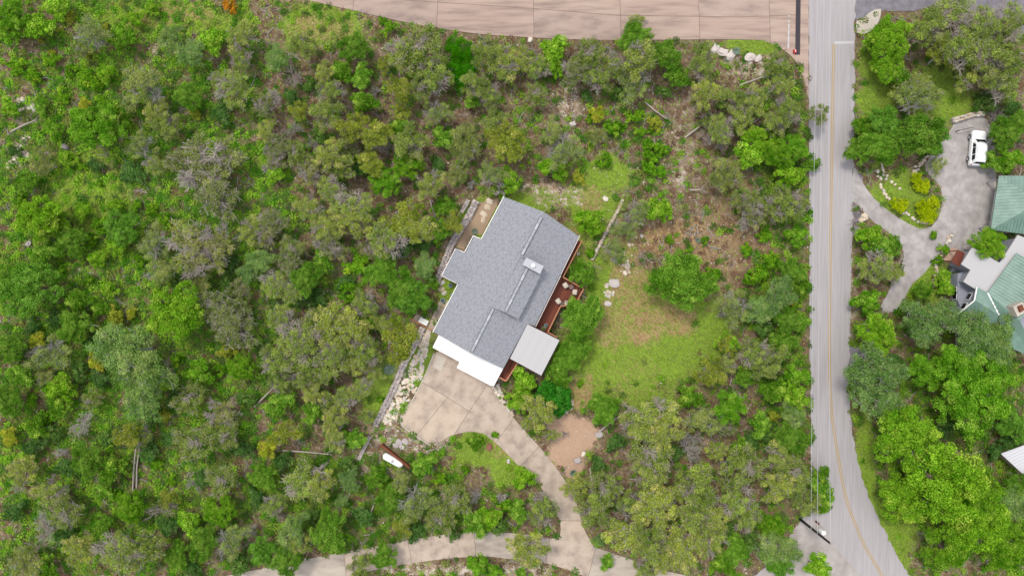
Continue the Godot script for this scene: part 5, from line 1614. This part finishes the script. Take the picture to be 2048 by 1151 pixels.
func build_undergrowth() -> void:
	var plants := []
	for k in 4:
		for i in 46:
			var o := rdir()
			o.y = absf(o.y)
			var p := o * 0.5 * pow(rng.randf(), 0.5)
			p.y *= 0.8
			leaf(p + Vector3.UP * 0.06, (o * 0.5 + rdir() * 0.5 + Vector3.UP * 0.7).normalized(), rng.randf_range(0.13, 0.26), mixc(Color.WHITE, Color(1.15, 1.1, 0.8), rng.randf(), rng.randf_range(0.7, 1.2)), 0.6)
		plants.append(leaf_mesh())
	var greens := [lin(70, 124, 30), lin(112, 160, 44), lin(92, 132, 50), lin(132, 172, 52), lin(82, 108, 52), lin(120, 134, 66)]
	for k in 4:
		scatter("undergrowth", plants[k], M.blade, ["leafy bright green undergrowth between the trees", "low mixed green brush on the slope", "small leafy plants in the leaf litter", "short weeds and saplings under the trees"][k], "undergrowth", 4600,
			func(x, z):
				var w := wood[cell(x, z)]
				if hard[cell(x, z)] > 0.5 or rng.randf() > w * clampf(0.55 + noise.get_noise_2d(x * 4.0 + 50.0 * k, z * 4.0) * 1.7, 0.02, 1.0):
					return []
				var s := rng.randf_range(0.5, 1.5)
				var c: Color = greens[rng.randi() % 6]
				var g := rng.randf_range(0.9, 1.25) * (1.2 if x < -30.0 else 1.0)
				return [spot(x, z, s, rng.randf_range(0.6, 1.1)), Color(c.r * g, c.g * g, c.b * g)])
	# grass tufts
	for i in 9:
		var a := rng.randf() * TAU
		var d := Vector3(cos(a), rng.randf_range(0.5, 1.4), sin(a)).normalized()
		var s := Vector3(-sin(a), 0, cos(a)) * 0.025
		var nn := (Vector3.UP + d * 0.3).normalized()
		var k := lv.size()
		lv.append_array([-s, s, d * rng.randf_range(0.12, 0.26)]); ln.append_array([nn, nn, nn])
		var g := rng.randf_range(0.8, 1.2)
		var c := Color(g, g, g)
		lc.append_array([c, c, c])
		var up := (lv[k + 1] - lv[k]).cross(lv[k + 2] - lv[k]).dot(nn) > 0.0
		li.append_array([k, k + 2, k + 1] if up else [k, k + 1, k + 2])
	var tuft := leaf_mesh()
	var gg := [lin(136, 168, 62), lin(156, 186, 74), lin(190, 170, 118), lin(150, 166, 80)]
	scatter("grass", tuft, M.blade, "short rough grass of the lawn and verges", "grass", 42000,
		func(x, z):
			var i := cell(x, z)
			if hard[i] > 0.5 or rng.randf() > maxf(grass[i], 0.12):
				return []
			var c: Color = gg[2 if rng.randf() < dry[i] * 0.85 else [0, 1, 1, 3][rng.randi() % 4]]
			return [spot(x, z, rng.randf_range(0.7, 1.6)), c])
	# fallen grey twigs
	var tw := MB.new()
	tw.tube([Vector3(-0.7, 0.03, 0), Vector3(-0.1, 0.09, 0.06), Vector3(0.7, 0.05, -0.05)], [0.035, 0.03, 0.012], 4)
	tw.tube([Vector3(-0.1, 0.09, 0.06), Vector3(0.35, 0.12, 0.4)], [0.022, 0.01], 3)
	tw.tube([Vector3(0.2, 0.08, 0.02), Vector3(0.5, 0.12, -0.35)], [0.02, 0.008], 3)
	scatter("fallen_twigs", tw.mesh(), M.bark, "grey fallen twigs and sticks littering the wood floor", "twigs", 3200,
		func(x, z):
			var i := cell(x, z)
			if hard[i] > 0.5 or grass[i] > 0.5 or rng.randf() > clampf(0.4 + noise.get_noise_2d(x * 3.0, z * 3.0 + 90.0), 0.0, 1.0):
				return []
			var g := rng.randf_range(0.22, 0.42)
			return [spot(x, z, rng.randf_range(0.4, 1.5), 1.0, 0.02), Color(g, g * 0.94, g * 0.92)])
	# pale limestone chips
	scatter("stone_chips", stones[0], M.stone, "pale limestone chips scattered over the bare soil", "stones", 11000,
		func(x, z):
			var i := cell(x, z)
			var w := maxf(rubble[i], 0.10 * (1.0 - grass[i]))
			if (hard[i] > 0.5 and pink[i] < 0.5) or rng.randf() > w * clampf(0.6 + noise2.get_noise_2d(x, z) * 1.2, 0.05, 1.0):
				return []
			var g := rng.randf_range(0.34, 0.62)
			return [spot(x, z, rng.randf_range(0.045, 0.11) * (1.5 if rng.randf() < 0.12 else 1.0), 0.6, 0.0), Color(g, g * 0.94, g * 0.87)])
	# dead leaves
	for i in 14:
		var o := rdir() * 0.3
		leaf(Vector3(o.x, 0.03 + rng.randf() * 0.03, o.z), (Vector3.UP + rdir() * 0.5).normalized(), rng.randf_range(0.1, 0.2), mixc(Color.WHITE, Color(1.1, 0.9, 0.8), rng.randf(), rng.randf_range(0.7, 1.25)), 0.6)
	var litter := leaf_mesh()
	scatter("leaf_litter", litter, M.blade, "brown dead leaves lying under the trees", "leaf litter", 16000,
		func(x, z):
			var i := cell(x, z)
			if hard[i] > 0.5 or rng.randf() < grass[i] * 1.1:
				return []
			var c: Color = [lin(128, 98, 82), lin(112, 84, 68), lin(150, 118, 96), lin(96, 76, 64)][rng.randi() % 4]
			return [spot(x, z, rng.randf_range(0.7, 1.4)), c])
# ---------------------------------------------------------------- trees: pixel x, pixel y, crown radius in pixels
func tree_table() -> Dictionary:
	return {
		"J": [1391, 974, 46, 1324, 1020, 48, 1397, 1027, 42, 1356, 990, 26, 1262, 1015, 30, 1440, 1040, 30, 720, 775, 22, 690, 795, 24, 735, 832, 18, 745, 745, 20, 640, 745, 26, 600, 760, 24, 560, 770, 24, 650, 800, 22, 480, 80, 30, 483, 115, 26, 467, 183, 35, 433, 160, 16, 160, 98, 18, 313, 213, 28, 333, 247, 30, 307, 333, 20, 605, 90, 28, 645, 140, 22, 845, 93, 45, 805, 113, 35, 862, 147, 40, 845, 176, 28,
			972, 103, 33, 1008, 127, 35, 949, 173, 30, 979, 183, 25, 659, 187, 28, 655, 233, 35, 662, 297, 35, 679, 322, 33, 822, 287, 38, 992, 243, 30, 862, 363, 30, 532, 253, 25, 592, 303, 25, 659, 377, 30,
			1037, 110, 28, 1081, 133, 28, 1074, 187, 24, 1181, 107, 33, 1197, 160, 30, 1224, 130, 28, 1276, 43, 20, 1274, 113, 40, 1407, 110, 30, 1407, 140, 28, 1421, 183, 32, 1464, 200, 30, 1507, 197, 30, 1481, 230, 30, 1441, 253, 28, 1411, 240, 16,
			1556, 127, 25, 1556, 173, 25, 1579, 220, 30, 1556, 245, 30, 1636, 227, 22, 1856, 57, 40, 1919, 27, 45, 1953, 57, 40, 1919, 103, 40, 1969, 93, 40, 2013, 43, 35, 2019, 80, 40, 1966, 143, 35, 1936, 160, 25, 2003, 133, 40, 2009, 173, 35,
			497, 457, 28, 625, 417, 30, 699, 417, 38, 665, 435, 30, 719, 451, 35, 645, 460, 30, 779, 471, 40, 832, 464, 35, 585, 497, 25, 545, 571, 28, 729, 604, 30, 579, 584, 25, 679, 641, 45, 632, 667, 42, 699, 677, 40, 772, 651, 25, 589, 684, 40, 552, 724, 35, 612, 717, 40, 662, 717, 38, 725, 704, 35, 712, 734, 28, 562, 631, 28,
			1491, 397, 28, 1511, 704, 32, 1524, 734, 30, 1454, 727, 22, 1576, 404, 35, 1548, 415, 28, 1603, 404, 20, 1549, 711, 28, 1749, 534, 33, 1783, 544, 22, 1556, 914, 32, 1589, 944, 35, 1556, 984, 35, 1586, 974, 30, 1619, 1007, 28,
			180, 800, 20, 383, 794, 32, 393, 884, 38, 450, 870, 30, 283, 867, 24, 50, 947, 30, 107, 984, 32, 133, 1027, 32, 443, 960, 32, 233, 1110, 42, 277, 1104, 38, 160, 1107, 32,
			625, 777, 25, 675, 834, 28, 672, 877, 28, 612, 957, 46, 649, 960, 30, 912, 997, 33, 879, 1034, 30, 545, 1007, 25, 602, 1087, 26, 719, 1134, 28, 1074, 837, 38, 1307, 827, 48, 1341, 857, 38, 1264, 850, 30, 1301, 900, 45, 1301, 944, 38,
			1491, 934, 40, 1427, 900, 22, 1207, 974, 35, 1157, 980, 28, 1184, 1020, 38, 1474, 994, 42, 1491, 1034, 30, 1241, 1067, 45, 1307, 1084, 40, 1374, 1077, 45, 1424, 1084, 35, 1341, 1117, 30, 1064, 1090, 38, 1087, 1020, 33, 1291, 1144, 25, 1100, 870, 16],
		"K": [410, 333, 58, 370, 315, 30, 383, 487, 45, 427, 487, 38, 400, 524, 38, 433, 394, 45, 443, 617, 42, 467, 661, 42, 477, 591, 25, 542, 447, 30, 582, 524, 28, 655, 494, 30, 752, 494, 25, 532, 467, 26, 1157, 140, 35, 1504, 434, 33, 1444, 850, 24, 443, 830, 32, 117, 1000, 24, 533, 205, 26, 560, 290, 26, 620, 345, 26, 700, 290, 22, 545, 330, 24],
		"Y": [767, 133, 15, 799, 180, 25, 799, 230, 16, 709, 253, 28, 765, 263, 28, 739, 317, 25, 995, 267, 28, 1005, 293, 28, 599, 220, 18, 1034, 277, 25, 812, 441, 38, 909, 444, 22, 802, 674, 38, 1424, 744, 28, 1889, 110, 28, 260, 870, 26, 1454, 695, 18, 562, 867, 26, 805, 1054, 20, 333, 997, 18],
		"G": [173, 65, 33, 280, 170, 40, 260, 200, 18, 87, 327, 26, 280, 297, 27, 875, 220, 26, 925, 300, 33, 942, 277, 28, 979, 353, 28, 922, 347, 22, 1131, 293, 34, 1104, 263, 25, 1191, 277, 18, 1447, 360, 32, 1271, 160, 38, 1846, 173, 42, 1829, 200, 36, 1876, 330, 20, 303, 494, 30, 323, 541, 28, 393, 557, 28, 103, 704, 35, 77, 751, 20, 1277, 417, 28, 1257, 451, 25, 1224, 497, 25, 1474, 617, 32, 457, 1077, 32, 40, 1117, 35, 802, 958, 20, 835, 997, 36, 1407, 840, 33, 1440, 330, 18],
		"P": [340, 83, 26, 383, 97, 28, 549, 110, 25, 257, 704, 55, 227, 684, 36, 275, 752, 52, 290, 790, 40, 500, 537, 22, 525, 524, 25, 852, 527, 24, 1517, 617, 30, 1556, 597, 32, 1869, 631, 45, 1936, 657, 50, 1996, 667, 42, 1853, 667, 35, 2003, 704, 35, 1763, 744, 48, 1763, 794, 54, 1593, 834, 25, 1546, 1100, 38, 585, 1070, 32, 702, 964, 22, 685, 997, 14, 1197, 1077, 14, 2019, 1010, 35],
		"B": [27, 27, 36, 70, 50, 28, 15, 62, 26, 125, 20, 25, 243, 70, 24, 430, 87, 27, 187, 247, 55, 103, 263, 20, 13, 217, 20, 123, 313, 18, 213, 143, 20, 549, 353, 20, 769, 357, 34, 822, 333, 32, 1018, 365, 24, 1101, 100, 28, 1107, 133, 25, 1101, 333, 27, 1507, 280, 32, 1500, 318, 28, 1546, 300, 32, 1586, 300, 33, 1576, 347, 28,
			1783, 67, 45, 1749, 88, 28, 1772, 117, 36, 2019, 317, 26, 83, 424, 52, 117, 444, 30, 167, 421, 18, 230, 411, 14, 233, 491, 20, 193, 514, 20, 213, 574, 18, 347, 636, 62, 477, 731, 30, 393, 747, 28, 1172, 437, 26, 1191, 451, 18, 1324, 421, 28, 1461, 687, 22, 1048, 765, 24, 1050, 785, 20, 1038, 810, 22, 1736, 471, 25, 1736, 600, 26, 1749, 661, 42, 1986, 487, 36, 1891, 552, 17, 1893, 580, 17,
			1919, 730, 58, 1853, 740, 38, 1986, 755, 45, 1819, 860, 68, 1953, 807, 74, 1886, 950, 88, 1830, 990, 60, 1950, 975, 64, 1953, 1067, 66, 1890, 1090, 58, 2013, 1090, 50, 1593, 751, 25, 1586, 787, 28, 1546, 1060, 30, 1633, 1137, 26, 110, 777, 28, 253, 1014, 34, 437, 1014, 36, 377, 1040, 25, 972, 1034, 25, 1454, 815, 34, 1044, 960, 24, 955, 1134, 22, 989, 1142, 16, 1594, 470, 22, 885, 904, 9, 270, 40, 16, 300, 12, 14],
		"C": [380, 193, 31, 247, 243, 16, 80, 210, 18, 50, 360, 26, 705, 100, 32, 679, 137, 25, 725, 157, 25, 719, 200, 27, 802, 250, 26, 899, 277, 26, 945, 205, 18, 1271, 72, 35, 1337, 110, 34, 1357, 150, 25, 1623, 330, 17, 1793, 147, 25, 1776, 240, 38, 1836, 262, 48, 1769, 293, 42, 1723, 300, 30, 1866, 280, 36, 1736, 257, 26, 2003, 267, 35, 2033, 253, 30, 2003, 327, 24,
			247, 451, 36, 143, 487, 34, 80, 511, 26, 43, 577, 62, 20, 551, 34, 147, 597, 28, 197, 611, 22, 147, 657, 36, 17, 701, 35, 33, 751, 25, 889, 411, 22, 872, 457, 28, 612, 551, 36, 645, 527, 25, 765, 543, 36, 799, 573, 42, 829, 598, 38, 865, 564, 15, 739, 641, 26, 1167, 544, 27, 1351, 560, 66, 1397, 570, 36, 1163, 641, 51, 1131, 716, 33, 1152, 688, 33, 1112, 752, 26, 1491, 756, 22, 1579, 541, 30, 1569, 637, 30, 1599, 577, 18, 1569, 684, 30, 1763, 491, 29, 1789, 494, 22, 1846, 581, 20, 2019, 850, 34, 2030, 974, 35, 1556, 787, 28, 1586, 874, 34, 1616, 880, 16, 1640, 952, 20, 1650, 985, 27, 1650, 1012, 24,
			20, 800, 35, 123, 810, 25, 67, 864, 25, 167, 927, 34, 227, 934, 28, 200, 984, 20, 200, 1044, 25, 350, 1107, 30, 407, 1094, 34, 83, 1127, 28, 622, 817, 22, 552, 810, 27, 712, 877, 24, 752, 957, 22, 845, 934, 24, 779, 1004, 30, 945, 1044, 27, 655, 1057, 44, 579, 1117, 36, 765, 1117, 30, 525, 950, 30, 529, 1100, 30, 1211, 817, 34, 1377, 790, 27, 1521, 844, 25, 1474, 1100, 32, 1214, 1120, 17, 1040, 1027, 22, 1041, 1144, 14, 1484, 894, 25, 949, 880, 17, 1600, 650, 18, 1560, 1135, 30, 1440, 1120, 26],
		"s": [167, 150, 20, 140, 140, 16, 190, 165, 16, 197, 367, 8, 157, 330, 12, 200, 451, 20, 775, 55, 14, 765, 40, 10, 1227, 257, 20, 1271, 233, 16, 1281, 263, 12, 1301, 297, 22, 1311, 333, 26, 1211, 320, 17, 1248, 253, 7, 712, 531, 25, 699, 581, 22, 1240, 505, 10, 1238, 518, 9, 1182, 505, 11, 960, 885, 10, 1161, 768, 8, 990, 870, 8, 1331, 300, 12, 1300, 260, 9, 1180, 235, 10, 1410, 480, 10, 1380, 500, 8, 1494, 500, 14, 1530, 470, 16, 1520, 545, 20, 1545, 520, 18, 1500, 560, 14, 1570, 430, 15, 1590, 610, 15, 60, 150, 18, 100, 120, 16, 30, 130, 18, 120, 190, 16, 200, 200, 12, 230, 220, 10, 40, 400, 14, 180, 480, 16, 270, 410, 12, 300, 420, 14, 330, 440, 16, 280, 520, 14, 320, 590, 14, 180, 560, 12, 120, 540, 12, 1890, 498, 12, 1878, 520, 11, 1870, 470, 9, 1340, 480, 9, 1355, 520, 10, 1427, 547, 17, 1425, 720, 10, 880, 960, 14, 930, 940, 10, 860, 985, 12, 1010, 1010, 16, 690, 880, 14, 760, 800, 9, 815, 690, 9, 440, 740, 16, 350, 720, 14, 60, 800, 14, 90, 840, 14, 310, 930, 14, 340, 960, 12, 230, 990, 14],
		"q": [260, 337, 28, 443, 230, 28, 375, 1134, 24, 480, 1130, 26, 30, 1020, 26, 60, 900, 24, 130, 930, 24, 220, 880, 24, 300, 910, 22, 340, 880, 20, 400, 960, 20, 330, 1060, 24, 120, 1080, 22, 480, 900, 22, 510, 990, 22, 490, 800, 20, 560, 930, 22, 690, 930, 20, 730, 1030, 24, 620, 1030, 20, 830, 1060, 22, 900, 1060, 20, 1000, 1050, 22, 1350, 910, 20, 1450, 1050, 24, 1500, 1080, 22, 1540, 870, 22, 1500, 880, 20, 1530, 660, 22, 1250, 1010, 22, 1200, 930, 18, 1230, 880, 20, 600, 600, 22, 550, 620, 20, 690, 560, 18, 640, 600, 20, 810, 500, 20, 850, 490, 20, 880, 330, 18, 720, 340, 20, 580, 190, 20, 620, 170, 16, 640, 270, 18, 1980, 200, 24, 2030, 210, 24, 2020, 890, 26, 1990, 905, 22, 1900, 840, 28, 1790, 720, 24, 1820, 620, 22, 20, 300, 14, 190, 330, 18, 350, 560, 16, 450, 560, 20, 460, 530, 16, 60, 650, 20, 110, 640, 20, 180, 690, 20, 150, 740, 22, 200, 760, 22, 100, 870, 20, 300, 840, 20, 350, 800, 20, 1330, 180, 16, 1240, 180, 18, 1170, 190, 14],
		"l": [137, 38, 13, 173, 107, 9, 388, 225, 11, 167, 207, 14, 230, 631, 20, 260, 627, 12, 448, 701, 17, 70, 681, 17, 17, 870, 18, 1157, 357, 15, 1194, 227, 17, 1311, 243, 16, 1579, 597, 15, 1578, 585, 10, 535, 897, 20, 79, 80, 6, 103, 105, 7, 118, 60, 6, 20, 880, 14, 210, 53, 7, 187, 724, 18, 327, 834, 14, 1548, 832, 12],
		"o": [460, 10, 18],
		"V": [912, 98, 35, 919, 148, 32, 930, 120, 22],
		"r": [1833, 360, 13, 1844, 373, 15, 1801, 409, 16, 1848, 414, 14, 1858, 431, 20, 1869, 406, 14],
		"n": [1105, 797, 41],
		"D": [579, 153, 34, 545, 187, 24, 769, 293, 24, 699, 283, 18, 942, 367, 14, 625, 283, 20, 579, 253, 26, 532, 300, 22, 612, 337, 22, 1417, 277, 24, 1444, 290, 15, 2003, 227, 24, 53, 707, 20, 327, 744, 22, 802, 507, 22, 765, 617, 17, 1451, 624, 20, 143, 844, 36, 113, 907, 20, 440, 815, 30, 30, 970, 22, 67, 1067, 38, 320, 1024, 38, 383, 967, 25, 493, 1060, 20, 665, 810, 14, 959, 997, 22, 1002, 997, 18, 555, 1037, 20, 1374, 910, 38, 1395, 885, 24, 1130, 870, 12, 110, 1045, 28, 1180, 110, 22, 1260, 160, 20, 745, 180, 20, 1500, 440, 18, 375, 345, 24, 395, 495, 26, 465, 655, 24, 545, 455, 22, 585, 515, 20, 250, 1090, 22, 30, 940, 16],
		"A": [777, 739, 14, 949, 462, 8, 1475, 100, 11, 1457, 116, 7, 1398, 480, 7, 1147, 947, 9],
	}
